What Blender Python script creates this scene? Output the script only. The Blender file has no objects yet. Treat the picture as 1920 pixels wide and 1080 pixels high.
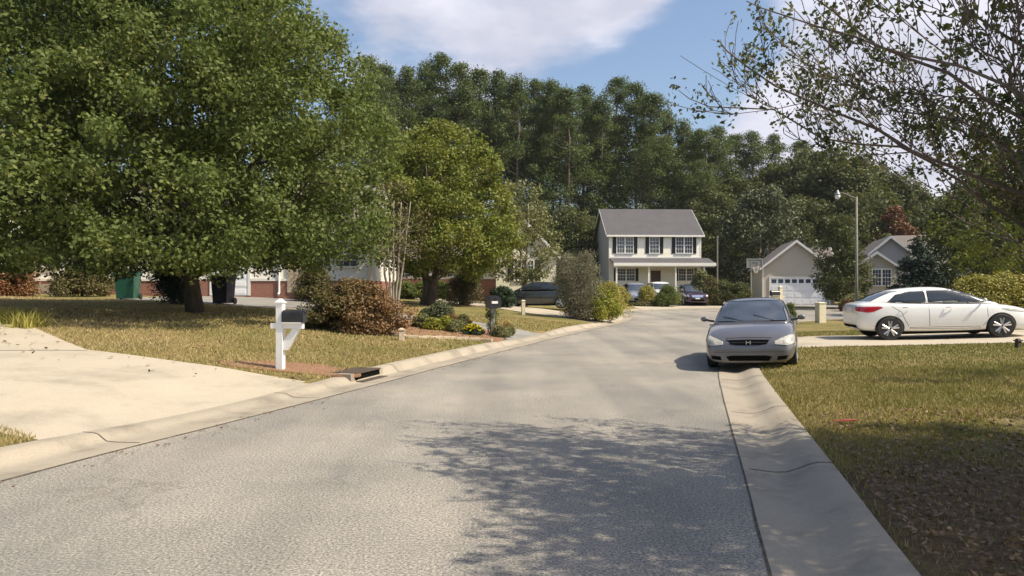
import bpy, bmesh, math, random
import numpy as np
from mathutils import Vector, Matrix
from mathutils.bvhtree import BVHTree
from mathutils.geometry import delaunay_2d_cdt

S = bpy.context.scene
COL = S.collection
R = math.radians
PI = math.pi

# ------------------------------------------------------------ camera, sky, sun, exposure
F = 1400.0                     # focal length in photo pixels (1920 wide)
CAMZ = 1.57
cam_d = bpy.data.cameras.new('camera')
cam = bpy.data.objects.new('camera', cam_d)
COL.objects.link(cam)
cam.location = (0, 0, CAMZ)
cam.rotation_euler = (R(90), 0, 0)
cam_d.sensor_width = 36
cam_d.lens = 36 * F / 1920
cam_d.clip_end = 3000
S.camera = cam

SUN_EL, SUN_AZ = 50.0, -20.0   # azimuth measured from +X towards +Y
S.view_settings.view_transform = 'Standard'
S.view_settings.look = 'None'
S.view_settings.gamma = 1
S.view_settings.exposure = 0.74

sun_dir = Vector((math.cos(R(SUN_EL)) * math.cos(R(SUN_AZ)), math.cos(R(SUN_EL)) * math.sin(R(SUN_AZ)), math.sin(R(SUN_EL))))
sd = bpy.data.lights.new('sun', 'SUN')
sd.energy = 4.0
sd.angle = R(0.5)
sd.color = (1.0, 0.90, 0.72)
sun = bpy.data.objects.new('sun', sd)
COL.objects.link(sun)
sun.location = (40, -20, 60)
sun.rotation_euler = sun_dir.to_track_quat('Z', 'Y').to_euler()

W = bpy.data.worlds.new('World')
S.world = W
W.use_nodes = True
nt = W.node_tree
nt.nodes.clear()
N = nt.nodes.new
L = nt.links.new
out = N('ShaderNodeOutputWorld'); bg = N('ShaderNodeBackground')
sky = N('ShaderNodeTexSky'); sky.sky_type = 'NISHITA'; sky.sun_disc = False
sky.sun_elevation = R(SUN_EL)
sky.sun_rotation = R(90 - SUN_AZ)
sky.air_density = 1.0; sky.dust_density = 2.2; sky.ozone_density = 1.4
tc = N('ShaderNodeTexCoord')
bg.inputs['Strength'].default_value = 0.105


def wmath(op, a, b=None):
    n = N('ShaderNodeMath'); n.operation = op
    for i, v in enumerate((a, b)):
        if v is None: continue
        if isinstance(v, (int, float)): n.inputs[i].default_value = v
        else: L(v, n.inputs[i])
    return n.outputs[0]


nz = N('ShaderNodeTexNoise'); nz.inputs['Scale'].default_value = 4.2; nz.inputs['Detail'].default_value = 9; nz.inputs['Roughness'].default_value = 0.56
mp = N('ShaderNodeMapping'); mp.inputs['Scale'].default_value = (1, 1, 2.6); mp.inputs['Location'].default_value = (0.35, 0.1, 0.2)
L(tc.outputs['Generated'], mp.inputs['Vector']); L(mp.outputs[0], nz.inputs['Vector'])


def blob(px, py, r0, r1):
    v = Vector(((px - 960) / F, 1, (541 - py) / F)).normalized()
    d = N('ShaderNodeVectorMath'); d.operation = 'DISTANCE'; d.inputs[1].default_value = v
    L(tc.outputs['Generated'], d.inputs[0])
    m = N('ShaderNodeMapRange'); m.interpolation_type = 'SMOOTHSTEP'
    m.inputs['From Min'].default_value = r0; m.inputs['From Max'].default_value = r1
    m.inputs['To Min'].default_value = 1; m.inputs['To Max'].default_value = 0
    L(d.outputs['Value'], m.inputs['Value'])
    return m.outputs[0]


cov = wmath('MULTIPLY', blob(860, -30, 0.04, 0.25), 0.36)
cov = wmath('ADD', cov, wmath('MULTIPLY', blob(1150, -60, 0.03, 0.20), 0.30))
cov = wmath('ADD', cov, wmath('MULTIPLY', blob(1430, 230, 0.02, 0.13), 0.30))
cov = wmath('ADD', cov, wmath('MULTIPLY', blob(1830, 150, 0.08, 0.36), 0.42))
cov = wmath('SUBTRACT', cov, wmath('MULTIPLY', blob(1330, 110, 0.03, 0.13), 0.35))
cov = wmath('SUBTRACT', cov, wmath('MULTIPLY', blob(800, 105, 0.01, 0.07), 0.12))
dens = wmath('ADD', nz.outputs['Fac'], cov)
cr = N('ShaderNodeMapRange'); cr.interpolation_type = 'SMOOTHSTEP'
cr.inputs['From Min'].default_value = 0.53; cr.inputs['From Max'].default_value = 0.83
L(dens, cr.inputs['Value'])
nz2 = N('ShaderNodeTexNoise'); nz2.inputs['Scale'].default_value = 7; nz2.inputs['Detail'].default_value = 5
L(mp.outputs[0], nz2.inputs['Vector'])
cc = N('ShaderNodeMixRGB'); cc.inputs[1].default_value = (3.7, 3.8, 4.5, 1); cc.inputs[2].default_value = (5.3, 5.25, 5.9, 1)
m2 = N('ShaderNodeMapRange'); m2.inputs['From Min'].default_value = 0.35; m2.inputs['From Max'].default_value = 0.65
L(nz2.outputs['Fac'], m2.inputs['Value']); L(m2.outputs[0], cc.inputs[0])
mx = N('ShaderNodeMixRGB')
L(cr.outputs[0], mx.inputs[0]); L(sky.outputs[0], mx.inputs[1]); L(cc.outputs[0], mx.inputs[2])
L(mx.outputs[0], bg.inputs['Color']); L(bg.outputs[0], out.inputs['Surface'])


# ------------------------------------------------------------ materials
def new_mat(name):
    m = bpy.data.materials.new(name); m.use_nodes = True
    t = m.node_tree; t.nodes.clear()
    o = t.nodes.new('ShaderNodeOutputMaterial'); b = t.nodes.new('ShaderNodeBsdfPrincipled')
    t.links.new(b.outputs[0], o.inputs['Surface'])
    return m, t, b, o


def ramp(t, fac, stops):
    r = t.nodes.new('ShaderNodeValToRGB')
    e = r.color_ramp.elements
    while len(e) < len(stops): e.new(0.5)
    for i, (p, c) in enumerate(stops):
        e[i].position = p; e[i].color = (*c, 1)
    t.links.new(fac, r.inputs[0])
    return r.outputs[0]


def noise(t, scale, detail=4, rough=0.55, coord='Object', stretch=None, w=None):
    c = t.nodes.new('ShaderNodeTexCoord'); n = t.nodes.new('ShaderNodeTexNoise')
    n.inputs['Scale'].default_value = scale; n.inputs['Detail'].default_value = detail; n.inputs['Roughness'].default_value = rough
    src = c.outputs[coord]
    if stretch:
        mp_ = t.nodes.new('ShaderNodeMapping'); mp_.inputs['Scale'].default_value = stretch
        t.links.new(src, mp_.inputs[0]); src = mp_.outputs[0]
    t.links.new(src, n.inputs['Vector'])
    return n.outputs['Fac']


def mixc(t, fac, a, b, mode='MIX'):
    m = t.nodes.new('ShaderNodeMixRGB'); m.blend_type = mode
    for i, v in ((0, fac), (1, a), (2, b)):
        if isinstance(v, (int, float)): m.inputs[i].default_value = v
        elif isinstance(v, tuple): m.inputs[i].default_value = (*v, 1)
        else: t.links.new(v, m.inputs[i])
    return m.outputs[0]


def bump(t, b, h, strength=0.3, dist=0.02):
    n = t.nodes.new('ShaderNodeBump'); n.inputs['Strength'].default_value = strength; n.inputs['Distance'].default_value = dist
    t.links.new(h, n.inputs['Height']); t.links.new(n.outputs[0], b.inputs['Normal'])


def plain(name, c, rough=0.6, var=0.12, scale=6, metal=0.0, bumpy=0.0, coat=0.0, stretch=None, spec=0.5):
    m, t, b, o = new_mat(name)
    n = noise(t, scale, 5, stretch=stretch)
    lo = tuple(x * (1 - var) for x in c); hi = tuple(min(1, x * (1 + var)) for x in c)
    t.links.new(ramp(t, n, [(0.3, lo), (0.7, hi)]), b.inputs['Base Color'])
    b.inputs['Roughness'].default_value = rough; b.inputs['Metallic'].default_value = metal
    b.inputs['Specular IOR Level'].default_value = spec
    if coat:
        b.inputs['Coat Weight'].default_value = coat; b.inputs['Coat Roughness'].default_value = 0.06
    if bumpy: bump(t, b, n, bumpy)
    return m


def leaf_mat(name, stops, trans=0.28, nscale=0.7, rough=0.55, spec=0.35, xgrad=0):
    """leaf colour: each leaf its own tone, patches of turning leaves"""
    m, t, b, o = new_mat(name)
    g = t.nodes.new('ShaderNodeNewGeometry')
    n = noise(t, nscale, 3)
    a = t.nodes.new('ShaderNodeMath'); a.operation = 'MULTIPLY_ADD'; a.inputs[1].default_value = 0.55
    t.links.new(g.outputs['Random Per Island'], a.inputs[0])
    s = t.nodes.new('ShaderNodeMath'); s.operation = 'MULTIPLY_ADD'; s.inputs[1].default_value = 0.9; s.inputs[2].default_value = -0.22
    t.links.new(n, s.inputs[0]); t.links.new(s.outputs[0], a.inputs[2])
    fac = a.outputs[0]
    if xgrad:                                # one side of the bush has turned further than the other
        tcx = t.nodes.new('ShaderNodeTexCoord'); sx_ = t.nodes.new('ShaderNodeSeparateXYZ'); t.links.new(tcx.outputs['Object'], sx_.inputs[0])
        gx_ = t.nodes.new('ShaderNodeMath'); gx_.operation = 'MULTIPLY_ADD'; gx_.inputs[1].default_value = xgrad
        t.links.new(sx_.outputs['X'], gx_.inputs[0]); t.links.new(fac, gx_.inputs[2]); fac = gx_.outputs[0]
    c = ramp(t, fac, stops)
    t.links.new(c, b.inputs['Base Color']); b.inputs['Roughness'].default_value = rough; b.inputs['Specular IOR Level'].default_value = spec
    tr = t.nodes.new('ShaderNodeBsdfTranslucent'); t.links.new(mixc(t, 1.0, c, (1.0, 1.0, 0.6), 'MULTIPLY'), tr.inputs[0])
    mx_ = t.nodes.new('ShaderNodeMixShader'); mx_.inputs[0].default_value = trans
    t.links.new(b.outputs[0], mx_.inputs[1]); t.links.new(tr.outputs[0], mx_.inputs[2]); t.links.new(mx_.outputs[0], o.inputs['Surface'])
    return m


def siding_mat(name, c, pitch=0.12):
    m, t, b, o = new_mat(name)
    tcn = t.nodes.new('ShaderNodeTexCoord'); sep = t.nodes.new('ShaderNodeSeparateXYZ'); t.links.new(tcn.outputs['Object'], sep.inputs[0])
    d = t.nodes.new('ShaderNodeMath'); d.operation = 'DIVIDE'; d.inputs[1].default_value = pitch; t.links.new(sep.outputs['Z'], d.inputs[0])
    f = t.nodes.new('ShaderNodeMath'); f.operation = 'FRACT'; t.links.new(d.outputs[0], f.inputs[0])
    inv = t.nodes.new('ShaderNodeMath'); inv.operation = 'SUBTRACT'; inv.inputs[0].default_value = 1; t.links.new(f.outputs[0], inv.inputs[1])
    bump(t, b, inv.outputs[0], 0.8, 0.015)
    n = noise(t, 1.2, 4)
    t.links.new(ramp(t, n, [(0.3, tuple(x * 0.93 for x in c)), (0.7, c)]), b.inputs['Base Color'])
    b.inputs['Roughness'].default_value = 0.55
    return m


def brick_mat(name):
    m, t, b, o = new_mat(name)
    tcn = t.nodes.new('ShaderNodeTexCoord'); mp_ = t.nodes.new('ShaderNodeMapping'); mp_.inputs['Rotation'].default_value = (R(90), 0, 0)
    br = t.nodes.new('ShaderNodeTexBrick'); br.inputs['Scale'].default_value = 4.5
    br.inputs['Color1'].default_value = (0.30, 0.10, 0.06, 1); br.inputs['Color2'].default_value = (0.22, 0.07, 0.045, 1); br.inputs['Mortar'].default_value = (0.36, 0.31, 0.27, 1)
    br.inputs['Mortar Size'].default_value = 0.02
    t.links.new(tcn.outputs['Object'], mp_.inputs[0]); t.links.new(mp_.outputs[0], br.inputs['Vector'])
    t.links.new(br.outputs['Color'], b.inputs['Base Color']); b.inputs['Roughness'].default_value = 0.85
    return m


def shingle_mat(name, c):
    m, t, b, o = new_mat(name)
    n1 = noise(t, 9, 3, stretch=(1, 1, 3)); n2 = noise(t, 1.0, 3)
    col = ramp(t, n1, [(0.3, tuple(x * 0.75 for x in c)), (0.7, tuple(x * 1.2 for x in c))])
    col = mixc(t, 0.5, col, ramp(t, n2, [(0.35, tuple(x * 0.85 for x in c)), (0.65, tuple(x * 1.1 for x in c))]))
    t.links.new(col, b.inputs['Base Color']); b.inputs['Roughness'].default_value = 0.9
    bump(t, b, n1, 0.4, 0.02)
    return m


def asphalt_mat():
    m, t, b, o = new_mat('asphalt')
    n1 = noise(t, 0.35, 5, 0.6)
    n2 = noise(t, 52, 5, 0.9)
    n3 = noise(t, 190, 2, 0.8)
    base = ramp(t, n1, [(0.34, (0.185, 0.180, 0.168)), (0.5, (0.235, 0.224, 0.203)), (0.66, (0.29, 0.268, 0.235))])
    ag = ramp(t, n2, [(0.38, (0.12, 0.12, 0.14)), (0.5, (1.0, 0.99, 0.97)), (0.62, (2.5, 2.35, 2.1))])
    col = mixc(t, 0.8, base, ag, 'MULTIPLY')
    ag3 = ramp(t, n3, [(0.36, (0.55, 0.55, 0.55)), (0.5, (1, 1, 1)), (0.66, (1.45, 1.4, 1.35))])
    col = mixc(t, 0.6, col, ag3, 'MULTIPLY')
    # cracks: warped voronoi cell edges, present only in patches
    c = t.nodes.new('ShaderNodeTexCoord'); wn = t.nodes.new('ShaderNodeTexNoise'); wn.inputs['Scale'].default_value = 1.3; wn.inputs['Detail'].default_value = 5
    t.links.new(c.outputs['Object'], wn.inputs['Vector'])
    wv = t.nodes.new('ShaderNodeMixRGB'); wv.blend_type = 'LINEAR_LIGHT'; wv.inputs[0].default_value = 0.55
    t.links.new(c.outputs['Object'], wv.inputs[1]); t.links.new(wn.outputs['Color'], wv.inputs[2])
    vo = t.nodes.new('ShaderNodeTexVoronoi'); vo.feature = 'DISTANCE_TO_EDGE'; vo.inputs['Scale'].default_value = 0.62
    t.links.new(wv.outputs[0], vo.inputs['Vector'])
    crk = ramp(t, vo.outputs['Distance'], [(0.0, (1, 1, 1)), (0.009, (0.35, 0.35, 0.35)), (0.02, (0, 0, 0))])
    patch = ramp(t, noise(t, 0.45, 2), [(0.47, (0, 0, 0)), (0.6, (1, 1, 1))])
    cm = mixc(t, 1.0, crk, patch, 'MULTIPLY')
    cf = t.nodes.new('ShaderNodeMath'); cf.operation = 'MULTIPLY'; cf.inputs[1].default_value = 0.34; t.links.new(cm, cf.inputs[0])
    col = mixc(t, cf.outputs[0], col, (0.07, 0.066, 0.06))
    # oil and tyre-worn blotches
    st = ramp(t, noise(t, 0.9, 6, 0.7, stretch=(1, 0.45, 1)), [(0.55, (0, 0, 0)), (0.70, (0.5, 0.5, 0.5))])
    col = mixc(t, st, col, (0.14, 0.135, 0.13))
    ln = ramp(t, noise(t, 0.5, 3, 0.5, stretch=(1.9, 0.14, 1)), [(0.42, (0.86, 0.86, 0.87)), (0.6, (1.08, 1.07, 1.05))])
    col = mixc(t, 1.0, col, ln, 'MULTIPLY')
    t.links.new(col, b.inputs['Base Color']); b.inputs['Roughness'].default_value = 0.88; b.inputs['Specular IOR Level'].default_value = 0.3
    bump(t, b, n3, 0.04, 0.002)
    return m


def concrete_mat(name, c, dirt=0.35, scale=1.0):
    m, t, b, o = new_mat(name)
    n1 = noise(t, 0.7 * scale, 6, 0.65); n2 = noise(t, 60, 3, 0.7)
    dk = tuple(x * (1 - dirt) for x in c)
    col = ramp(t, n1, [(0.32, dk), (0.5, c), (0.75, tuple(min(0.9, x * 1.1) for x in c))])
    col = mixc(t, 0.35, col, ramp(t, n2, [(0.35, (0.6, 0.6, 0.6)), (0.65, (1.15, 1.12, 1.1))]), 'MULTIPLY')
    n3 = noise(t, 3.0, 5, 0.7)
    col = mixc(t, ramp(t, n3, [(0.6, (0, 0, 0)), (0.75, (0.4, 0.4, 0.4))]), col, tuple(x * 0.55 for x in c))
    t.links.new(col, b.inputs['Base Color']); b.inputs['Roughness'].default_value = 0.9
    bump(t, b, n3, 0.04, 0.002)
    return m


def turf_mat():
    m, t, b, o = new_mat('turf')
    n1 = noise(t, 0.55, 5, 0.62); n2 = noise(t, 5.5, 5, 0.7, stretch=(1, 1.0, 1)); n3 = noise(t, 45, 3, 0.8)
    c1 = ramp(t, n1, [(0.36, (0.14, 0.14, 0.042)), (0.48, (0.21, 0.185, 0.065)), (0.58, (0.30, 0.225, 0.10)), (0.7, (0.36, 0.25, 0.13))])
    c2 = ramp(t, n2, [(0.35, (0.07, 0.085, 0.025)), (0.5, (0.17, 0.15, 0.055)), (0.66, (0.28, 0.20, 0.095))])
    col = mixc(t, 0.45, c1, c2)
    col = mixc(t, 0.55, col, ramp(t, n3, [(0.3, (0.35, 0.35, 0.35)), (0.5, (1, 1, 1)), (0.7, (1.6, 1.5, 1.35))]), 'MULTIPLY')
    # bare soil and straw where the lawn has died back under the overhanging tree
    tcg = t.nodes.new('ShaderNodeTexCoord'); sg = t.nodes.new('ShaderNodeSeparateXYZ'); t.links.new(tcg.outputs['Object'], sg.inputs[0])
    nb_ = noise(t, 1.1, 6, 0.7)
    e1 = t.nodes.new('ShaderNodeMath'); e1.operation = 'MULTIPLY_ADD'; e1.inputs[1].default_value = 3.2; t.links.new(nb_, e1.inputs[0])
    e0 = t.nodes.new('ShaderNodeMath'); e0.operation = 'SUBTRACT'; e0.inputs[0].default_value = 5.4; t.links.new(sg.outputs['Y'], e0.inputs[1]); t.links.new(e0.outputs[0], e1.inputs[2])
    r1 = t.nodes.new('ShaderNodeMapRange'); r1.inputs['From Min'].default_value = -0.4; r1.inputs['From Max'].default_value = 0.9; t.links.new(e1.outputs[0], r1.inputs['Value'])
    r2 = t.nodes.new('ShaderNodeMapRange'); r2.inputs['From Min'].default_value = 1.6; r2.inputs['From Max'].default_value = 2.4; t.links.new(sg.outputs['X'], r2.inputs['Value'])
    mm_ = t.nodes.new('ShaderNodeMath'); mm_.operation = 'MULTIPLY'; t.links.new(r1.outputs[0], mm_.inputs[0]); t.links.new(r2.outputs[0], mm_.inputs[1])
    soil = ramp(t, noise(t, 14, 5, 0.75), [(0.3, (0.075, 0.048, 0.026)), (0.5, (0.15, 0.10, 0.055)), (0.7, (0.25, 0.17, 0.095))])
    col = mixc(t, mm_.outputs[0], col, soil)
    t.links.new(col, b.inputs['Base Color']); b.inputs['Roughness'].default_value = 0.95; b.inputs['Specular IOR Level'].default_value = 0.15
    bump(t, b, n3, 0.9, 0.04)
    return m


M = {}
M['asphalt'] = asphalt_mat()
M['drive'] = concrete_mat('driveway_concrete', (0.42, 0.365, 0.28), 0.28)
M['kerb'] = concrete_mat('kerb_concrete', (0.33, 0.285, 0.22), 0.34, 2.0)
M['old_drive'] = concrete_mat('weathered_pavement', (0.25, 0.235, 0.21), 0.25)
M['turf'] = turf_mat()
M['dark'] = plain('dark_void', (0.006, 0.006, 0.005), 1.0, spec=0.05)
M['joint'] = plain('joint_dirt', (0.085, 0.07, 0.05), 0.95, 0.5, 9)
M['iron'] = plain('rusty_iron', (0.07, 0.05, 0.035), 0.8, 0.3, 12)
M['white'] = plain('white_vinyl', (0.80, 0.79, 0.76), 0.4, 0.04, 3)
M['trim'] = plain('white_trim', (0.76, 0.74, 0.69), 0.5, 0.05)
M['cream_wood'] = plain('cream_wood', (0.62, 0.56, 0.40), 0.6, 0.1, 8)
M['tan_stone'] = plain('tan_stone', (0.47, 0.38, 0.27), 0.8, 0.25, 14, bumpy=0.3)
M['black_metal'] = plain('black_painted_metal', (0.022, 0.022, 0.026), 0.35, 0.2, 20)
M['grey_metal'] = plain('grey_metal', (0.33, 0.33, 0.31), 0.5, 0.12, 9, metal=0.3)
M['concrete_pole'] = plain('pole_concrete', (0.20, 0.19, 0.155), 0.75, 0.15, 6)
M['bin_green'] = plain('green_plastic', (0.015, 0.085, 0.05), 0.4, 0.15, 4)
M['bin_dark'] = plain('dark_purple_plastic', (0.018, 0.013, 0.024), 0.4, 0.15, 4)
M['rubber'] = plain('rubber', (0.02, 0.02, 0.02), 0.8, 0.2, 20)
M['alloy'] = plain('alloy', (0.55, 0.55, 0.56), 0.28, 0.05, 5, metal=0.85)
M['chrome'] = plain('chrome', (0.75, 0.75, 0.76), 0.12, 0.02, 5, metal=1.0)
M['glass'] = plain('window_glass', (0.06, 0.075, 0.10), 0.08, 0.35, 2.0, spec=0.9)
M['screen_glass'] = plain('screen_glass', (0.05, 0.062, 0.08), 0.05, 0.3, 2.0, spec=1.0)
M['car_glass'] = plain('car_glass', (0.018, 0.024, 0.030), 0.05, 0.3, 2.0, spec=1.0)
M['lens'] = plain('lamp_lens', (0.46, 0.44, 0.38), 0.2, 0.2, 16, metal=0.05, coat=0.8)
M['amber'] = plain('amber_lens', (0.6, 0.22, 0.03), 0.15, 0.1, 10, coat=0.8)
M['red_lens'] = plain('red_lens', (0.42, 0.012, 0.02), 0.12, 0.3, 12, coat=1.0)
M['paint_grey'] = plain('grey_car_paint', (0.145, 0.14, 0.145), 0.30, 0.05, 3, metal=0.45, coat=0.9)
M['paint_white'] = plain('white_car_paint', (0.80, 0.79, 0.76), 0.28, 0.03, 2, coat=0.9)
M['paint_silver'] = plain('silver_car_paint', (0.42, 0.43, 0.46), 0.3, 0.05, 3, metal=0.6, coat=0.8)
M['paint_plum'] = plain('plum_car_paint', (0.05, 0.028, 0.05), 0.3, 0.05, 3, metal=0.4, coat=0.8)
M['paint_black'] = plain('black_car_paint', (0.02, 0.024, 0.024), 0.25, 0.05, 3, coat=0.9)
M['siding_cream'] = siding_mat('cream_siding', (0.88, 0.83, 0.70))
M['siding_beige'] = siding_mat('beige_siding', (0.50, 0.44, 0.35))
M['siding_gable'] = siding_mat('pale_cream_siding', (0.64, 0.60, 0.46))
M['siding_grey'] = siding_mat('grey_siding', (0.33, 0.32, 0.32))
M['siding_side'] = siding_mat('shaded_side_siding', (0.48, 0.46, 0.41))  # greyer copy of the front siding: the side wall's shade put into colour
M['siding_white'] = siding_mat('white_siding', (0.78, 0.74, 0.66))
M['brick'] = brick_mat('red_brick')
M['roof_grey'] = shingle_mat('grey_shingles', (0.085, 0.080, 0.086))
M['roof_brown'] = shingle_mat('brown_shingles', (0.17, 0.145, 0.13))
M['shutter'] = plain('dark_shutter', (0.014, 0.014, 0.014), 0.6)
M['door_wood'] = plain('brown_door', (0.07, 0.035, 0.02), 0.5)
M['garage'] = plain('garage_panel', (0.84, 0.84, 0.86), 0.45, 0.03)
M['bark'] = plain('bark', (0.085, 0.065, 0.048), 0.95, 0.4, 9, bumpy=0.8, stretch=(1, 1, 0.25))
M['bark_pine'] = plain('pine_bark', (0.155, 0.115, 0.085), 0.95, 0.35, 5, bumpy=0.8, stretch=(1, 1, 0.3))
M['bark_pale'] = plain('pale_bark', (0.26, 0.22, 0.17), 0.85, 0.25, 7)
M['bark_branch'] = plain('branch_bark', (0.15, 0.115, 0.095), 0.9, 0.3, 11)
M['mulch'] = plain('pine_straw', (0.23, 0.125, 0.07), 0.95, 0.5, 30, bumpy=0.8)

G = lambda *s: leaf_mat(*s)
M['leaf_big'] = leaf_mat('leaf_pear', [(0.05, (0.07, 0.105, 0.026)), (0.4, (0.115, 0.155, 0.042)), (0.7, (0.165, 0.195, 0.06)), (0.95, (0.235, 0.235, 0.085))], 0.40, rough=0.6, spec=0.22)
M['leaf_mid'] = leaf_mat('leaf_maple', [(0.05, (0.11, 0.15, 0.022)), (0.5, (0.175, 0.205, 0.036)), (0.85, (0.245, 0.24, 0.05)), (1, (0.29, 0.24, 0.06))], 0.38)
M['leaf_pale'] = leaf_mat('leaf_pale', [(0.05, (0.11, 0.13, 0.045)), (0.5, (0.18, 0.19, 0.075)), (0.9, (0.28, 0.25, 0.13))], 0.3)
M['leaf_olive'] = leaf_mat('leaf_olive', [(0.05, (0.07, 0.075, 0.025)), (0.5, (0.12, 0.11, 0.04)), (0.9, (0.19, 0.14, 0.06))], 0.25)
M['leaf_dark'] = leaf_mat('leaf_dark', [(0.05, (0.012, 0.024, 0.010)), (0.6, (0.022, 0.045, 0.016)), (0.95, (0.04, 0.065, 0.02))], 0.12)
M['leaf_wood'] = leaf_mat('leaf_wood', [(0.05, (0.068, 0.086, 0.032)), (0.5, (0.105, 0.122, 0.042)), (0.95, (0.16, 0.15, 0.058))], 0.40, nscale=0.25)
M['leaf_sage'] = leaf_mat('leaf_sage', [(0.05, (0.055, 0.07, 0.032)), (0.5, (0.085, 0.10, 0.045)), (0.95, (0.13, 0.13, 0.06))], 0.18, nscale=0.3)
M['needle'] = leaf_mat('pine_needles', [(0.05, (0.066, 0.094, 0.030)), (0.5, (0.10, 0.135, 0.042)), (0.95, (0.145, 0.165, 0.055))], 0.42, nscale=0.3)
M['leaf_grey'] = leaf_mat('leaf_grey', [(0.05, (0.13, 0.12, 0.08)), (0.5, (0.19, 0.18, 0.12)), (0.95, (0.26, 0.24, 0.15))], 0.3)
M['needle_blue'] = leaf_mat('spruce_needles', [(0.05, (0.02, 0.04, 0.028)), (0.9, (0.05, 0.075, 0.05))], 0.1)
M['leaf_rust'] = leaf_mat('leaf_rust', [(0.05, (0.09, 0.075, 0.022)), (0.45, (0.17, 0.10, 0.035)), (0.75, (0.27, 0.10, 0.045)), (1, (0.36, 0.16, 0.07))], 0.2)
M['leaf_red'] = leaf_mat('leaf_red', [(0.05, (0.09, 0.055, 0.022)), (0.5, (0.16, 0.062, 0.026)), (0.95, (0.21, 0.085, 0.036))], 0.2)
M['leaf_gold'] = leaf_mat('leaf_gold', [(0.05, (0.17, 0.17, 0.03)), (0.5, (0.31, 0.28, 0.06)), (0.95, (0.46, 0.38, 0.12))], 0.28)
M['leaf_lime'] = leaf_mat('leaf_lime', [(0.05, (0.11, 0.15, 0.015)), (0.5, (0.21, 0.22, 0.022)), (0.95, (0.36, 0.32, 0.05))], 0.3)
M['petal'] = leaf_mat('yellow_petals', [(0.05, (0.45, 0.38, 0.01)), (0.9, (0.75, 0.62, 0.02))], 0.15)
M['petal_red'] = leaf_mat('rust_petals', [(0.05, (0.25, 0.06, 0.02)), (0.9, (0.5, 0.25, 0.06))], 0.15)
M['leaf_over'] = leaf_mat('leaf_overhang', [(0.05, (0.06, 0.085, 0.035)), (0.5, (0.10, 0.125, 0.05)), (0.82, (0.14, 0.14, 0.055)), (1, (0.26, 0.15, 0.06))], 0.42, nscale=1.2)
M['twig'] = plain('twigs', (0.20, 0.175, 0.13), 0.9, 0.3, 8)
M['blade'] = leaf_mat('grass_blades', [(0.05, (0.16, 0.16, 0.04)), (0.35, (0.27, 0.235, 0.075)), (0.6, (0.37, 0.29, 0.12)), (1, (0.46, 0.35, 0.18))], 0.25, nscale=0.9, xgrad=-0.034)
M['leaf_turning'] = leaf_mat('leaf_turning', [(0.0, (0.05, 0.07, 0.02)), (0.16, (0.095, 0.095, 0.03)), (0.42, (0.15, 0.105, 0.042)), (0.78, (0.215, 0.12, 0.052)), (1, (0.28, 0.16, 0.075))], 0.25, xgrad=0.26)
M['dead_leaf'] = leaf_mat('dead_leaves', [(0.05, (0.08, 0.045, 0.025)), (0.5, (0.17, 0.095, 0.05)), (0.95, (0.30, 0.19, 0.10))], 0.1)


# ------------------------------------------------------------ mesh tools
def tag(o, label=None, cat=None, group=None, kind=None):
    if label: o['label'] = label
    if cat: o['category'] = cat
    if group: o['group'] = group
    if kind: o['kind'] = kind
    return o


def thing(name, label, cat, loc=(0, 0, 0), rotz=0, group=None):
    o = bpy.data.objects.new(name, None); COL.objects.link(o)
    o.empty_display_size = 0.3
    o.location = loc; o.rotation_euler = (0, 0, rotz)
    return tag(o, label, cat, group)


def link(name, me, parent=None, loc=None):
    o = bpy.data.objects.new(name, me); COL.objects.link(o)
    if parent: o.parent = parent
    if loc is not None: o.location = loc
    return o


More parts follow.
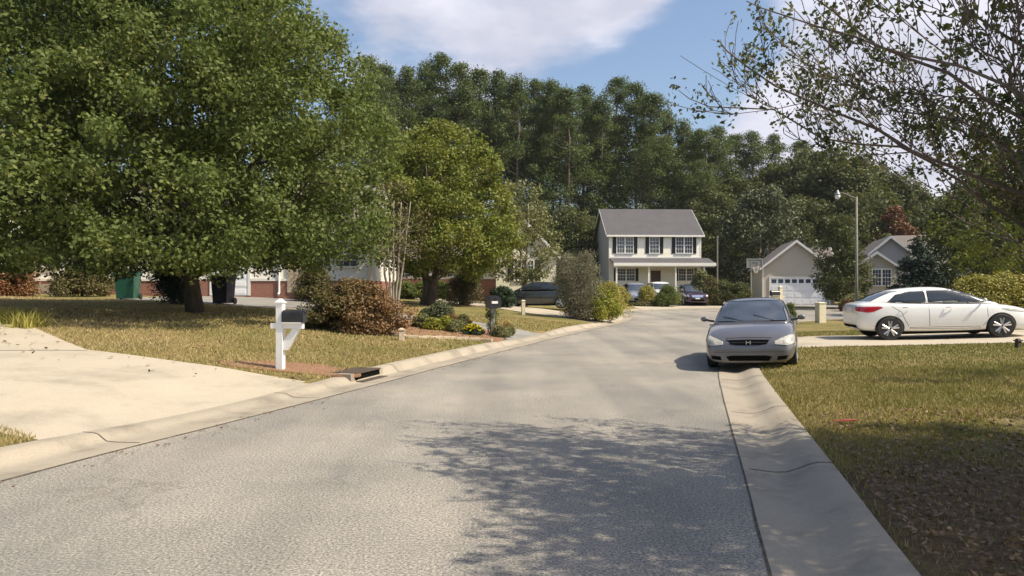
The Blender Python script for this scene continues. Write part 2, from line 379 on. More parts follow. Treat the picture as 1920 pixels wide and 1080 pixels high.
class MB:
    def __init__(s): s.v = []; s.f = []; s.m = []

    def add(s, vs, fs, mi=0):
        b = len(s.v); s.v.extend([tuple(v) for v in vs])
        for f in fs: s.f.append(tuple(i + b for i in f)); s.m.append(mi)
        return s

    def box(s, c, d, mi=0, rz=0, ry=0, rx=0, taper=1.0):
        m = Matrix.Translation(c) @ Matrix.Rotation(rz, 4, 'Z') @ Matrix.Rotation(ry, 4, 'Y') @ Matrix.Rotation(rx, 4, 'X')
        vs = []
        for z in (-1, 1):
            k = taper if z > 0 else 1
            for x, y in ((-1, -1), (1, -1), (1, 1), (-1, 1)):
                vs.append(m @ Vector((x * d[0] / 2 * k, y * d[1] / 2 * k, z * d[2] / 2)))
        return s.add(vs, [(0, 3, 2, 1), (4, 5, 6, 7), (0, 1, 5, 4), (1, 2, 6, 5), (2, 3, 7, 6), (3, 0, 4, 7)], mi)

    def b(s, x0, x1, y0, y1, z0, z1, mi=0):
        return s.box(((x0 + x1) / 2, (y0 + y1) / 2, (z0 + z1) / 2), (x1 - x0, y1 - y0, z1 - z0), mi)

    def prism(s, poly, a0, a1, axis='y', mi=0):
        """poly in the two other axes, extruded from a0 to a1"""
        n = len(poly)
        def P(p, a):
            return {'y': (p[0], a, p[1]), 'x': (a, p[0], p[1]), 'z': (p[0], p[1], a)}[axis]
        vs = [P(p, a0) for p in poly] + [P(p, a1) for p in poly]
        fs = [tuple(range(n)), tuple(range(2 * n - 1, n - 1, -1))] + [(i, i + n, (i + 1) % n + n, (i + 1) % n) for i in range(n)]
        return s.add(vs, fs, mi)

    def tube(s, pts, rad, n=6, mi=0, cap=True):
        pts = [Vector(p) for p in pts]
        if isinstance(rad, (int, float)): rad = [rad] * len(pts)
        base = len(s.v); prev = None
        for i, p in enumerate(pts):
            d = (pts[min(i + 1, len(pts) - 1)] - pts[max(i - 1, 0)])
            d = d.normalized() if d.length > 1e-9 else Vector((0, 0, 1))
            if prev is None:
                a = d.orthogonal().normalized()
            else:
                a = (prev - d * prev.dot(d))
                a = a.normalized() if a.length > 1e-6 else d.orthogonal().normalized()
            prev = a; c = d.cross(a)
            for k in range(n):
                t_ = 2 * PI * k / n
                s.v.append(tuple(p + (a * math.cos(t_) + c * math.sin(t_)) * rad[i]))
        for i in range(len(pts) - 1):
            for k in range(n):
                s.f.append((base + i * n + k, base + i * n + (k + 1) % n, base + (i + 1) * n + (k + 1) % n, base + (i + 1) * n + k)); s.m.append(mi)
        if cap:
            s.f.append(tuple(base + k for k in range(n - 1, -1, -1))); s.m.append(mi)
            e = base + (len(pts) - 1) * n
            s.f.append(tuple(e + k for k in range(n))); s.m.append(mi)
        return s

    def lathe(s, prof, n=20, axis='z', c=(0, 0, 0), mi=0):
        base = len(s.v)
        for r, h in prof:
            for k in range(n):
                a = 2 * PI * k / n; x, y = r * math.cos(a), r * math.sin(a)
                p = {'z': (x, y, h), 'y': (x, h, y), 'x': (h, x, y)}[axis]
                s.v.append((p[0] + c[0], p[1] + c[1], p[2] + c[2]))
        for i in range(len(prof) - 1):
            for k in range(n):
                s.f.append((base + i * n + k, base + i * n + (k + 1) % n, base + (i + 1) * n + (k + 1) % n, base + (i + 1) * n + k)); s.m.append(mi)
        s.f.append(tuple(base + k for k in range(n))); s.m.append(mi)
        e = base + (len(prof) - 1) * n
        s.f.append(tuple(e + k for k in range(n))); s.m.append(mi)
        return s

    def build(s, name, mats, parent=None, smooth=False, bevel=0, loc=None, recalc=True):
        if not isinstance(mats, (list, tuple)): mats = [mats]
        me = bpy.data.meshes.new(name); me.from_pydata(s.v, [], s.f)
        for m in mats: me.materials.append(m)
        me.polygons.foreach_set('material_index', s.m)
        if recalc:
            bm = bmesh.new(); bm.from_mesh(me); bmesh.ops.recalc_face_normals(bm, faces=bm.faces)
            if bevel: bmesh.ops.bevel(bm, geom=bm.edges[:], offset=bevel, segments=2, affect='EDGES', profile=0.6)
            bm.to_mesh(me); bm.free()
        if smooth: me.polygons.foreach_set('use_smooth', [True] * len(me.polygons))
        me.update()
        return link(name, me, parent, loc)


def quad_mesh(name, V, mats, nper=4):
    """V: (n*nper,3) array; each nper verts a face"""
    n = len(V) // nper
    me = bpy.data.meshes.new(name)
    me.vertices.add(len(V)); me.vertices.foreach_set('co', np.ascontiguousarray(V, dtype=np.float32).ravel())
    me.loops.add(n * nper); me.loops.foreach_set('vertex_index', np.arange(n * nper, dtype=np.int32))
    me.polygons.add(n); me.polygons.foreach_set('loop_start', np.arange(0, n * nper, nper, dtype=np.int32))
    try: me.polygons.foreach_set('loop_total', np.full(n, nper, dtype=np.int32))
    except Exception: pass
    for m in (mats if isinstance(mats, (list, tuple)) else [mats]): me.materials.append(m)
    me.update(calc_edges=True); me.validate()
    return me


# ------------------------------------------------------------ the street in plan: pavement outline, terrain height
def catmull(P, step=0.4):
    P = [np.array(p, float) for p in P]; out_ = []
    for i in range(len(P) - 1):
        p0 = P[max(i - 1, 0)]; p1 = P[i]; p2 = P[i + 1]; p3 = P[min(i + 2, len(P) - 1)]
        n = max(2, int(np.linalg.norm(p2 - p1) / step))
        for k in range(n):
            t = k / n
            out_.append(0.5 * ((2 * p1) + (-p0 + p2) * t + (2 * p0 - 5 * p1 + 4 * p2 - p3) * t * t + (-p0 + 3 * p1 - 3 * p2 + p3) * t ** 3))
    out_.append(P[-1]); return np.array(out_)


BC, BR = (15.6, 46.0), 8.8
left_pts = [(-9.2, -12), (-7.4, -6), (-5.8, 0), (-4.2, 6.0), (-3.4, 8.5), (-2.85, 10.2), (-2.15, 12.4), (-1.4, 14.9), (0, 19.3), (2.2, 26.0), (4.4, 32), (6.0, 37.5), (6.75, 43.5)]
arc = [(BC[0] + BR * math.cos(a), BC[1] + BR * math.sin(a)) for a in np.radians(np.arange(176, -76, -8))]
right_pts = [(16.6, 36.9), (13.6, 34.8), (10.6, 31.2), (8.3, 26.6), (6.7, 22.4), (5.35, 18.5), (4.0, 14.3), (3.15, 11.05), (1.95, 6.12), (1.45, 4.08), (0.5, 0), (-0.9, -6), (-2.2, -12)]
EDGE = catmull(left_pts + arc + right_pts)
SA, SB = EDGE[:-1], EDGE[1:]


def inside(poly, x, y):
    poly = np.asarray(poly); r = np.zeros(x.shape, bool); j = len(poly) - 1
    for i in range(len(poly)):
        xi, yi = poly[i]; xj, yj = poly[j]
        c = ((yi > y) != (yj > y)) & (x < (xj - xi) * (y - yi) / (yj - yi + 1e-12) + xi)
        r ^= c; j = i
    return r


def seg_dist(A, B, x, y):
    out_ = np.full(x.shape, 1e9)
    for a, b in zip(A, B):
        d = b - a; L2 = d @ d + 1e-12
        t = np.clip(((x - a[0]) * d[0] + (y - a[1]) * d[1]) / L2, 0, 1)
        out_ = np.minimum(out_, (x - a[0] - t * d[0]) ** 2 + (y - a[1] - t * d[1]) ** 2)
    return np.sqrt(out_)


def road_dist(x, y):
    """signed distance to the edge of the asphalt, positive outside"""
    x = np.asarray(x, float); y = np.asarray(y, float)
    d = seg_dist(SA, SB, x, y)
    return np.where(inside(EDGE, x, y), -d, d)


def ss(a, b, x): t = np.clip((x - a) / (b - a), 0, 1); return t * t * (3 - 2 * t)   # also falls when a > b


DRIVES = {
    'front_left': [(-3.4, 7.2), (-4.55, 7.25), (-6.0, 7.95), (-9.6, 11.1), (-14.5, 15.2), (-22, 21), (-22, 26), (-13.0, 18.9), (-9.7, 15.3), (-7.3, 12.85), (-5.6, 12.35), (-4.2, 12.1), (-2.6, 12.0), (-2.0, 11.8), (-2.2, 10)],
    'left_house': [(0.2, 20.6), (-1.6, 21.6), (-5.0, 25.0), (-8.2, 27.2), (-12.8, 28.8), (-16.0, 29.3), (-16.2, 37.6), (-8.5, 37.6), (-7.5, 32.0), (-4.2, 28.6), (-0.6, 25.9), (1.9, 24.6), (2.0, 22)],
    'gable_house': [(3.4, 31.6), (2.2, 33.0), (-1.5, 37.2), (-5.0, 43.0), (-12, 50), (-12, 54), (-3.0, 46.0), (0.6, 41.5), (3.4, 36.6), (5.4, 34.6), (5.4, 33)],
    'right': [(5.2, 18.1), (6.6, 18.2), (10, 17.6), (16, 17.4), (32, 17.8), (32, 23.0), (16, 22.4), (10, 21.8), (7.7, 22.2), (6.5, 22.3), (5.9, 20)],
    'garage_house': [(21.6, 50.5), (23.4, 54), (21.2, 62.9), (27.4, 62.9), (29.0, 56), (26.0, 50), (23.8, 46.8), (23, 48)],
    'porch_house': [(9.6, 51.6), (9.0, 54), (8.6, 64.5), (20.4, 64.5), (20.6, 56.5), (19.4, 53.0), (16, 53.5), (12, 53)],
}


def side_w(x, y):
    xc = np.interp(y, [-12, 4, 10, 20, 31, 40, 46, 300], [-5.5, -1.4, 0.2, 3.2, 7.2, 12, 15.6, 15.6])
    return ss(-4, 4, xc - x)


def H(x, y, d=None):
    x = np.asarray(x, float); y = np.asarray(y, float)
    if d is None: d = road_dist(x, y)
    w = side_w(x, y)
    d = d * (1 + .12 * (1 - w))
    dd = np.maximum(d - 0.78, 0)
    lf = 1.35 * (1 - np.exp(-dd * 0.075))
    rt = 0.5 * (1 - np.exp(-dd * 0.07))
    far = ss(50, 58, y)
    z = 0.09 + 0.025 * w + (w * lf + (1 - w) * rt) * (1 - far) + far * 0.05
    z = z + 0.72 * ss(58, 70, y) * (1 - ss(18.5, 21.5, x)) + 2.6 * ss(79, 108, y)
    z = z + far * 0.9 * ss(8, -2, x) if False else z + far * 0.9 * (1 - ss(-2, 8, x)) * (1 - ss(58, 70, y))
    z = z + 0.03 * np.sin(x * 0.9 + 1.3) * np.sin(y * 0.7) * np.clip(dd / 3, 0, 1)
    low = -0.06 + (0.15 + 0.025 * w) * np.clip((d - 0.45) / 0.35, 0, 1)
    return np.where(d < 0.8, low, z)


def Hd(x, y, d=None):
    """surface of a driveway: meets the dropped kerb, then follows the lawn"""
    if d is None: d = road_dist(x, y)
    z = H(x, y, np.maximum(d, 0.8))
    return z - (0.055 + 0.035 * side_w(x, y)) * (1 - ss(0.75, 2.6, d)) + 0.012


def gz(x, y): return float(H(np.array([x]), np.array([y]))[0])
def hz(x, y): return float(Hd(np.array([x]), np.array([y]))[0])
def X(px, D): return (px - 960) / F * D
def Z(py, D): return CAMZ + (541 - py) / F * D


# ground sheet, lowered under the pavement
def ground():
    xs = np.concatenate([[-400, -250, -150, -100, -70], np.arange(-50, -18, 1.0), np.arange(-18, 20, 0.28), np.arange(20, 50, 1.0), [55, 62, 75, 100, 150, 250, 400]])
    ys = np.concatenate([[-200, -100, -50, -25, -12], np.arange(-8, 0, 1.0), np.arange(0, 40, 0.28), np.arange(40, 112, 0.8), [115, 120, 130, 150, 200, 300, 450, 700]])
    gx, gy = np.meshgrid(xs, ys); x = gx.ravel(); y = gy.ravel()
    d = road_dist(x, y); z = H(x, y, d)
    for k, p in DRIVES.items():
        p = np.array(p); ins = inside(p, x, y)
        sel = np.where((x > p[:, 0].min() - 1) & (x < p[:, 0].max() + 1) & (y > p[:, 1].min() - 1) & (y < p[:, 1].max() + 1))[0]
        if not len(sel): continue
        e = seg_dist(p, np.roll(p, -1, 0), x[sel], y[sel])
        zz = Hd(x[sel], y[sel], d[sel]) - 0.05
        z[sel] = np.where(ins[sel] & (d[sel] > 0.5), np.minimum(z[sel], zz), z[sel])
    nx, ny = len(xs), len(ys)
    idx = np.arange(nx * ny).reshape(ny, nx)
    q = np.stack([idx[:-1, :-1], idx[:-1, 1:], idx[1:, 1:], idx[1:, :-1]], -1).reshape(-1, 4)
    me = bpy.data.meshes.new('ground'); me.from_pydata(np.stack([x, y, z], -1).tolist(), [], q.tolist())
    me.materials.append(M['turf']); me.polygons.foreach_set('use_smooth', [True] * len(me.polygons))
    tag(link('ground', me), kind='structure')


ground()


def cdt_sheet(poly, step, zf, skirt=0.1):
    poly = np.array(poly, float)
    pts = []; n = len(poly)
    for i in range(n):
        a, b = poly[i], poly[(i + 1) % n]; k = max(1, int(np.linalg.norm(b - a) / step))
        for j in range(k): pts.append(a + (b - a) * j / k)
    nb = len(pts); ed = [(i, (i + 1) % nb) for i in range(nb)]
    gx, gy = np.meshgrid(np.arange(poly[:, 0].min(), poly[:, 0].max(), step), np.arange(poly[:, 1].min(), poly[:, 1].max(), step))
    gx = gx.ravel(); gy = gy.ravel(); A = np.array(pts); B = np.roll(A, -1, 0)
    ok = inside(A, gx, gy) & (seg_dist(A, B, gx, gy) > step * 0.3)
    allp = [Vector((float(p[0]), float(p[1]))) for p in pts] + [Vector((float(a), float(b))) for a, b in zip(gx[ok], gy[ok])]
    v, e, f, _, _, _ = delaunay_2d_cdt(allp, ed, [], 1, 1e-5)
    vx = np.array([p.x for p in v]); vy = np.array([p.y for p in v]); vz = zf(vx, vy)
    V = [(float(a), float(b), float(c)) for a, b, c in zip(vx, vy, vz)]; Fc = [tuple(t) for t in f]
    if skirt:
        b0 = len(V)
        V += [(p[0], p[1], p[2] - skirt) for p in V[:nb]]
        Fc += [(i, (i + 1) % nb, b0 + (i + 1) % nb, b0 + i) for i in range(nb)]
    return V, Fc


# road
V, Fc = cdt_sheet(EDGE[::1], 1.2, lambda x, y: np.zeros_like(x), 0)
mb = MB(); mb.v = V; mb.f = Fc; mb.m = [0] * len(Fc)
tag(mb.build('road', M['asphalt']), kind='structure')

# driveways
DM = {'front_left': 'drive', 'left_house': 'old_drive', 'gable_house': 'drive', 'right': 'drive', 'garage_house': 'old_drive', 'porch_house': 'drive'}


def clip_poly(poly):
    """keep the polygon outside the kerb back edge by pulling near points out is not needed: only cells with d>0.74 are built"""
    return poly


for k, p in DRIVES.items():
    # refined polygon, cut at the back of the kerb
    step = 0.35 if k in ('front_left', 'right', 'left_house') else 0.8
    P_ = np.array(p); dens_ = []
    n = len(P_)
    for i in range(n):
        a, b = P_[i], P_[(i + 1) % n]; kk = max(1, int(np.linalg.norm(b - a) / 0.3))
        for j in range(kk): dens_.append(a + (b - a) * j / kk)
    dens_ = np.array(dens_)
    for it in range(14):                       # push the points that lie on the kerb back to its rear edge
        d = road_dist(dens_[:, 0], dens_[:, 1]); bad = np.where(d < 0.75)[0]
        if not len(bad): break
        eps = 0.02
        gxx = (road_dist(dens_[bad, 0] + eps, dens_[bad, 1]) - road_dist(dens_[bad, 0] - eps, dens_[bad, 1])) / (2 * eps)
        gyy = (road_dist(dens_[bad, 0], dens_[bad, 1] + eps) - road_dist(dens_[bad, 0], dens_[bad, 1] - eps)) / (2 * eps)
        g = np.stack([gxx, gyy], -1); g /= (np.linalg.norm(g, axis=1, keepdims=True) + 1e-6)
        dens_[bad] += g * (0.765 - d[bad])[:, None]
    keep = [dens_[0]]
    for q in dens_[1:]:
        if np.linalg.norm(q - keep[-1]) > 0.12: keep.append(q)
    V, Fc = cdt_sheet(np.array(keep), step, lambda x, y: Hd(x, y), 0.09)
    mb = MB(); mb.v = V; mb.f = Fc; mb.m = [0] * len(Fc)
    dr = mb.build('driveway', M[DM[k]], recalc=False)
    tag(dr, kind='structure')
    if k == 'front_left':
        FRONT_DRIVE = dr


def ground_line(pts, w, zf, name, mat_, parent=None, lift=0.004, step=0.25):
    pts = catmull(pts, step); mb = MB(); n = len(pts)
    vs = []
    for i in range(n):
        t = pts[min(i + 1, n - 1)] - pts[max(i - 1, 0)]; t = t / (np.linalg.norm(t) + 1e-9); nn = np.array([-t[1], t[0]])
        ww = w * (0.7 + 0.6 * random.random())
        for s_ in (-1, 1):
            q = pts[i] + nn * ww / 2 * s_
            vs.append((q[0], q[1], zf(q[0], q[1]) + lift))
    mb.add(vs, [(2 * i, 2 * i + 1, 2 * i + 3, 2 * i + 2) for i in range(n - 1)])
    return mb.build(name, mat_, parent, recalc=False)


random.seed(3)
ground_line([(-7.25, 12.75), (-8.2, 12.2), (-9.9, 11.4)], 0.035, hz, 'expansion_joint', M['joint'], FRONT_DRIVE)

# kerb and gutter: a profile swept along the edge of the asphalt, dropped at the driveways
nE = len(EDGE)
Tn = np.gradient(EDGE, axis=0); Tn /= np.linalg.norm(Tn, axis=1, keepdims=True)
NO = np.stack([-Tn[:, 1], Tn[:, 0]], -1)
mid = EDGE[50] + NO[50] * 0.3
if road_dist(mid[:1], mid[1:])[0] < 0: NO = -NO
back = EDGE + NO * 1.3
lowm = np.zeros(nE)
for p in DRIVES.values(): lowm = np.maximum(lowm, inside(np.array(p), back[:, 0], back[:, 1]).astype(float))
ker = np.ones(7) / 7
lowm = np.clip(np.convolve(np.convolve(np.pad(lowm, 6, 'edge'), ker, 'same'), ker, 'same')[6:-6], 0, 1)
rolled = ss(0.0, 1.0, (np.arange(nE) > nE * 0.5).astype(float))       # right side: rolled kerb, left: steeper kerb
arcidx = np.argmax(EDGE[:, 1] + EDGE[:, 0])
for side, (i0, i1) in {'left': (0, arcidx), 'right': (arcidx, nE - 1)}.items():
    mb = MB(); rows = []
    for i in range(i0, i1 + 1):
        hgt = 0.13 * (1 - lowm[i]) + 0.03 * lowm[i]
        if side == 'left': prof = [(-0.03, -0.03), (-0.03, 0.008), (0.02, 0.010), (0.30, -0.004), (0.45, -0.002), (0.50, hgt * 0.35), (0.56, hgt * 0.85), (0.61, hgt), (0.765, hgt), (0.765, -0.12)]
        else: hgt = 0.10 * (1 - lowm[i]) + 0.045 * lowm[i]; prof = [(-0.03, -0.03), (-0.03, 0.008), (0.02, 0.010), (0.23, -0.006), (0.32, 0.002), (0.41, hgt * 0.35), (0.50, hgt * 0.78), (0.58, hgt), (0.685, hgt), (0.685, -0.12)]
        rows.append([(EDGE[i][0] + NO[i][0] * o_, EDGE[i][1] + NO[i][1] * o_, z_) for o_, z_ in prof])
    k = len(rows[0]); vs = [p for r_ in rows for p in r_]
    fs = [(a * k + c, a * k + c + 1, (a + 1) * k + c + 1, (a + 1) * k + c) for a in range(len(rows) - 1) for c in range(k - 1)]
    mb.add(vs, fs)
    kb = mb.build('kerb', M['kerb'], smooth=True)
    kb.data.set_sharp_from_angle(angle=R(40)); tag(kb, kind='structure')
    # cross joints every three metres and the dirt line where gutter meets asphalt
    jb = MB(); acc = 0
    for i in range(i0 + 1, i1 - 1):
        acc += np.linalg.norm(EDGE[i] - EDGE[i - 1])
        if acc > 3.05 and EDGE[i][1] > 1 and EDGE[i][1] < 36:
            acc = 0
            t = Tn[i]; r_ = rows[i - i0][2:-1]
            vs = []
            for q in r_:
                for s_ in (-1, 1): vs.append((q[0] + t[0] * 0.008 * s_, q[1] + t[1] * 0.008 * s_, q[2] + 0.004))
            jb.add(vs, [(2 * a, 2 * a + 1, 2 * a + 3, 2 * a + 2) for a in range(len(r_) - 1)])
    jb.build('kerb_joint', M['joint'], kb, recalc=False)
    gb = MB(); vs = []
    for i in range(i0, i1 + 1):
        ww = 0.004 + 0.010 * random.random()
        for o_ in (-0.036 - ww, -0.029):
            vs.append((EDGE[i][0] + NO[i][0] * o_, EDGE[i][1] + NO[i][1] * o_, 0.0088 if o_ > -0.03 else 0.004))
        if side == 'left':
            pass
    gb.add(vs, [(2 * a, 2 * a + 1, 2 * a + 3, 2 * a + 2) for a in range(len(vs) // 2 - 1)])
    gb.build('gutter_seam', M['joint'], kb, recalc=False)


# ------------------------------------------------------------ vegetation tools
def leaf_quads(C, rad, n, size, rng, up=0.25, flat=1.0, aspect=0.62, shell=0.45):
    """C (k,3) clump centres, rad (k,) radii -> rhombic leaves"""
    k = len(C); tot = k * n
    c = np.repeat(C, n, 0); r = np.repeat(rad, n)
    dv = rng.normal(size=(tot, 3)); dv /= np.linalg.norm(dv, axis=1, keepdims=True)
    u = rng.random(tot) ** shell
    p = c + dv * (r * u)[:, None] * np.array([1, 1, flat])
    nrm = dv * 0.5 + rng.normal(size=(tot, 3)) * 0.55 + np.array([0, 0, up]); nrm /= np.linalg.norm(nrm, axis=1, keepdims=True)
    a = rng.normal(size=(tot, 3)); a -= nrm * (a * nrm).sum(1, keepdims=True); a /= np.linalg.norm(a, axis=1, keepdims=True)
    b = np.cross(nrm, a)
    s = size * (0.65 + 0.7 * rng.random(tot))[:, None] / 2
    V = np.stack([p - a * s, p - b * s * aspect, p + a * s, p + b * s * aspect], 1)
    return V.reshape(-1, 3)


def curve_pts(a, b, rng, n=6, sag=0.0, wob=0.08, rise=0.0):
    a = np.array(a, float); b = np.array(b, float); Ln = np.linalg.norm(b - a)
    t = np.linspace(0, 1, n)[:, None]
    p = a + (b - a) * t
    w = rng.normal(size=(n, 3)) * wob * Ln; w[0] = 0; w[-1] = 0
    w *= np.sin(t * PI)
    p = p + w; p[:, 2] += (rise * Ln * np.sin(t[:, 0] * PI)) - sag * Ln * np.sin(t[:, 0] * PI)
    return p


def grow(seed, h0, h1, rx, prof, n_clump, clump_r, per, leaf, mat_leaf, mat_bark, trunk_r=0.2, trunk_top=0.8, n_limb=24, inner=0.35,
         flat=0.8, lump=0.22, ry=None, forks=1, limb_low=0.1, up=0.25, lean=(0, 0), crown_shift=(0, 0), shell=0.45, aspect=0.62, r_limb=0.35):
    """returns (trunk MB, leaf verts): crown between h0 and h1 with radius rx*prof(t)"""
    rng = np.random.default_rng(seed); ry = ry or rx
    C = []
    ph = rng.random(6) * 6.28
    while len(C) < n_clump:
        t = rng.random(); pr = prof(t)
        if rng.random() > pr ** 1.4 + 0.05: continue
        a = rng.random() * 2 * PI
        lm = 1 + lump * (math.sin(3 * a + ph[0] + 5 * t) * 0.5 + math.sin(5 * a + ph[1] - 7 * t) * 0.35 + math.sin(2 * a + ph[2] + 11 * t) * 0.4)
        rr = (inner + (1 - inner) * rng.random() ** 0.55) * pr * lm
        C.append((math.cos(a) * rr * rx + crown_shift[0] + lean[0] * t, math.sin(a) * rr * ry + crown_shift[1] + lean[1] * t, h0 + t * (h1 - h0)))
    C = np.array(C); cr_ = clump_r * (0.6 + 0.8 * rng.random(n_clump))
    LV = leaf_quads(C, cr_, per, leaf, rng, up=up, flat=flat, shell=shell, aspect=aspect)
    mb = MB()
    top = h0 + (h1 - h0) * trunk_top
    for fk in range(forks):
        off = 0 if forks == 1 else (fk - (forks - 1) / 2) * trunk_r * 2.6
        n = 9; pts = []
        for i in range(n):
            t = i / (n - 1)
            pts.append((off * (0.4 + 2.2 * t) + rng.normal() * trunk_r * 0.35 * (i > 0) + (lean[0] + crown_shift[0]) * t * 0.8, rng.normal() * trunk_r * 0.3 * (i > 0) + (lean[1] + crown_shift[1]) * t * 0.8, -0.12 + t * (top + 0.12)))
        rad = [trunk_r * (1.45 if i == 0 else 1.08 if i == 1 else 1) * (1 - 0.85 * i / (n - 1)) + 0.01 for i in range(n)]
        mb.tube(pts, rad, 8)
        sel = rng.choice(n_clump, min(n_clump, max(1, n_limb // forks)), replace=False)
        P_ = np.array(pts)
        for j in sel:
            c = C[j]
            zs = max(h0 * 0.75 + 0.05, min(top * 0.93, c[2] - (0.25 + 0.5 * rng.random()) * math.hypot(c[0], c[1]) - limb_low))
            k = np.clip((zs + 0.12) / (top + 0.12) * (n - 1), 0, n - 1.001); i0 = int(k); fr = k - i0
            s_ = P_[i0] * (1 - fr) + P_[i0 + 1] * fr
            rs = max(0.012, (rad[i0] * (1 - fr) + rad[i0 + 1] * fr) * r_limb)
            q = curve_pts(s_, c, rng, 6, wob=0.05, rise=0.07)
            mb.tube(q, [rs * (1 - 0.82 * m / 5) for m in range(6)], 5, cap=False)
    return mb, LV


def tree(name, label, cat, loc, mat_leaf, mat_bark, group=None, crown='crown', **kw):
    mb, LV = grow(mat_leaf=mat_leaf, mat_bark=mat_bark, **kw)
    o = thing(name, label, cat, loc, 0, group)
    mb.build('trunk', mat_bark, o, smooth=True, recalc=False)
    link(crown, quad_mesh(crown, LV, mat_leaf), o)
    return o


def copy_tree(o, loc, rotz, label=None, scale=1.0):
    c = o.copy(); COL.objects.link(c); c.location = loc; c.rotation_euler = (0, 0, rotz); c.scale = (scale,) * 3 if isinstance(scale, (int, float)) else scale
    if label: c['label'] = label
    for ch in [q for q in bpy.data.objects if q.parent == o]:
        d = ch.copy(); COL.objects.link(d); d.parent = c
    return c


def egg(p=0.75, q=0.75): return lambda t: max(0.0, math.sin(PI * min(1, max(0, t)) ** p)) ** q
def dome(t): return math.sqrt(max(0, 1 - t * t))


def shrub(name, label, cat, x, y, w, h, mat_, seed, dens=1.0, leaf=0.07, group=None, stems=10, w2=None, zf=None, twig='bark', shape=None, part='foliage', lump=0.18, clump=None, z=None, flat=0.8):
    rng = np.random.default_rng(seed); w2 = w2 or w
    zz = gz(x, y) if z is None else z
    o = thing(name, label, cat, (x, y, zz), 0, group)
    shape = shape or dome
    area = (w * h * 2 + w * w2)
    cr_ = clump or min(0.28 * min(w, h), 0.45)
    n = int(max(14, 1.1 * area / (cr_ * cr_)))
    C = []
    ph = rng.random(3) * 6
    while len(C) < n:
        t = rng.random(); a = rng.random() * 2 * PI; pr = shape(t)
        lm = 1 + lump * (math.sin(3 * a + ph[0]) + math.sin(5 * a + ph[1] + 4 * t) * 0.6)
        rr = (0.35 + 0.65 * rng.random() ** 0.5) * pr * lm
        C.append((math.cos(a) * rr * (w / 2 - cr_ * 0.5), math.sin(a) * rr * (w2 / 2 - cr_ * 0.5), cr_ * 0.5 + t * (h - cr_)))
    C = np.array(C)
    per = int(dens * 3.2 * (cr_ * cr_ * 3.2) / (leaf * leaf * 0.3)) // 1
    per = max(16, min(260, per))
    LV = leaf_quads(C, np.full(n, cr_) * (0.7 + 0.6 * rng.random(n)), per, leaf, rng, flat=flat, up=0.3)
    mb = MB()
    for j in rng.choice(n, min(n, stems), replace=False):
        c = C[j]; mb.tube(curve_pts((c[0] * 0.12, c[1] * 0.12, -0.06), c, rng, 5, wob=0.05), [0.022, 0.018, 0.014, 0.010, 0.006], 4, cap=False)
    mb.build('stem', M[twig], o, recalc=False)
    link(part, quad_mesh(part, LV, mat_), o)
    return o


def blades(P, h, w, rng, lean=0.5):
    n = len(P)
    a = rng.random(n) * 2 * PI; dx = np.cos(a); dy = np.sin(a)
    hh = h * (0.5 + rng.random(n)); ww = w * (0.7 + 0.6 * rng.random(n))
    la = rng.random(n) * 2 * PI; lr = lean * hh * rng.random(n)
    v0 = P + np.stack([dx * ww, dy * ww, np.full(n, -0.01)], -1); v1 = P + np.stack([-dx * ww, -dy * ww, np.full(n, -0.01)], -1)
    v2 = P + np.stack([np.cos(la) * lr, np.sin(la) * lr, hh], -1)
    return np.stack([v0, v1, v2], 1).reshape(-1, 3)


# ------------------------------------------------------------ houses
def window(parent, x0, x1, z0, z1, y=0.0, shutters=0, two=False, face=-1, sh_w=0.38, pane=None):
    """double-hung window in a wall whose outside faces -y at y"""
    f = MB(); t = 0.07
    f.b(x0 - t, x1 + t, y - 0.07, y + 0.02, z1, z1 + 0.10); f.b(x0 - t - 0.02, x1 + t + 0.02, y - 0.10, y + 0.02, z0 - 0.08, z0)
    f.b(x0 - t, x0, y - 0.06, y + 0.02, z0, z1); f.b(x1, x1 + t, y - 0.06, y + 0.02, z0, z1)
    zm = (z0 + z1) / 2
    f.b(x0, x1, y - 0.055, y + 0.01, zm - 0.03, zm + 0.03)
    units = [(x0, x1)] if not two else [(x0, (x0 + x1) / 2 - 0.06), ((x0 + x1) / 2 + 0.06, x1)]
    if two: f.b((x0 + x1) / 2 - 0.06, (x0 + x1) / 2 + 0.06, y - 0.065, y + 0.02, z0, z1)
    for a, b in units:
        for k in (1, 2):
            xx = a + (b - a) * k / 3; f.b(xx - 0.011, xx + 0.011, y - 0.045, y, z0, zm - 0.03); f.b(xx - 0.011, xx + 0.011, y - 0.045, y, zm + 0.03, z1)
        for zz in ((z0 + zm) / 2, (zm + z1) / 2): f.b(a, b, y - 0.043, y, zz - 0.011, zz + 0.011)
    w = f.build('window', M['trim'], parent)
    p = MB(); p.b(x0, x1, y - 0.02, y + 0.012, z0, z1)
    p.build('pane', M[pane or 'glass'], w)
    if shutters:
        for a, b in ((x0 - t - sh_w, x0 - t - 0.01), (x1 + t + 0.01, x1 + t + sh_w)):
            s = MB(); s.b(a, b, y - 0.045, y + 0.005, z0 - 0.05, z1 + 0.05)
            nsl = 14
            for k in range(nsl):
                zz = z0 + (z1 - z0) * (k + 0.5) / nsl; s.box(((a + b) / 2, y - 0.05, zz), (b - a - 0.09, 0.02, 0.06), rx=R(30))
            s.build('shutter', M['shutter'], parent)
    return w


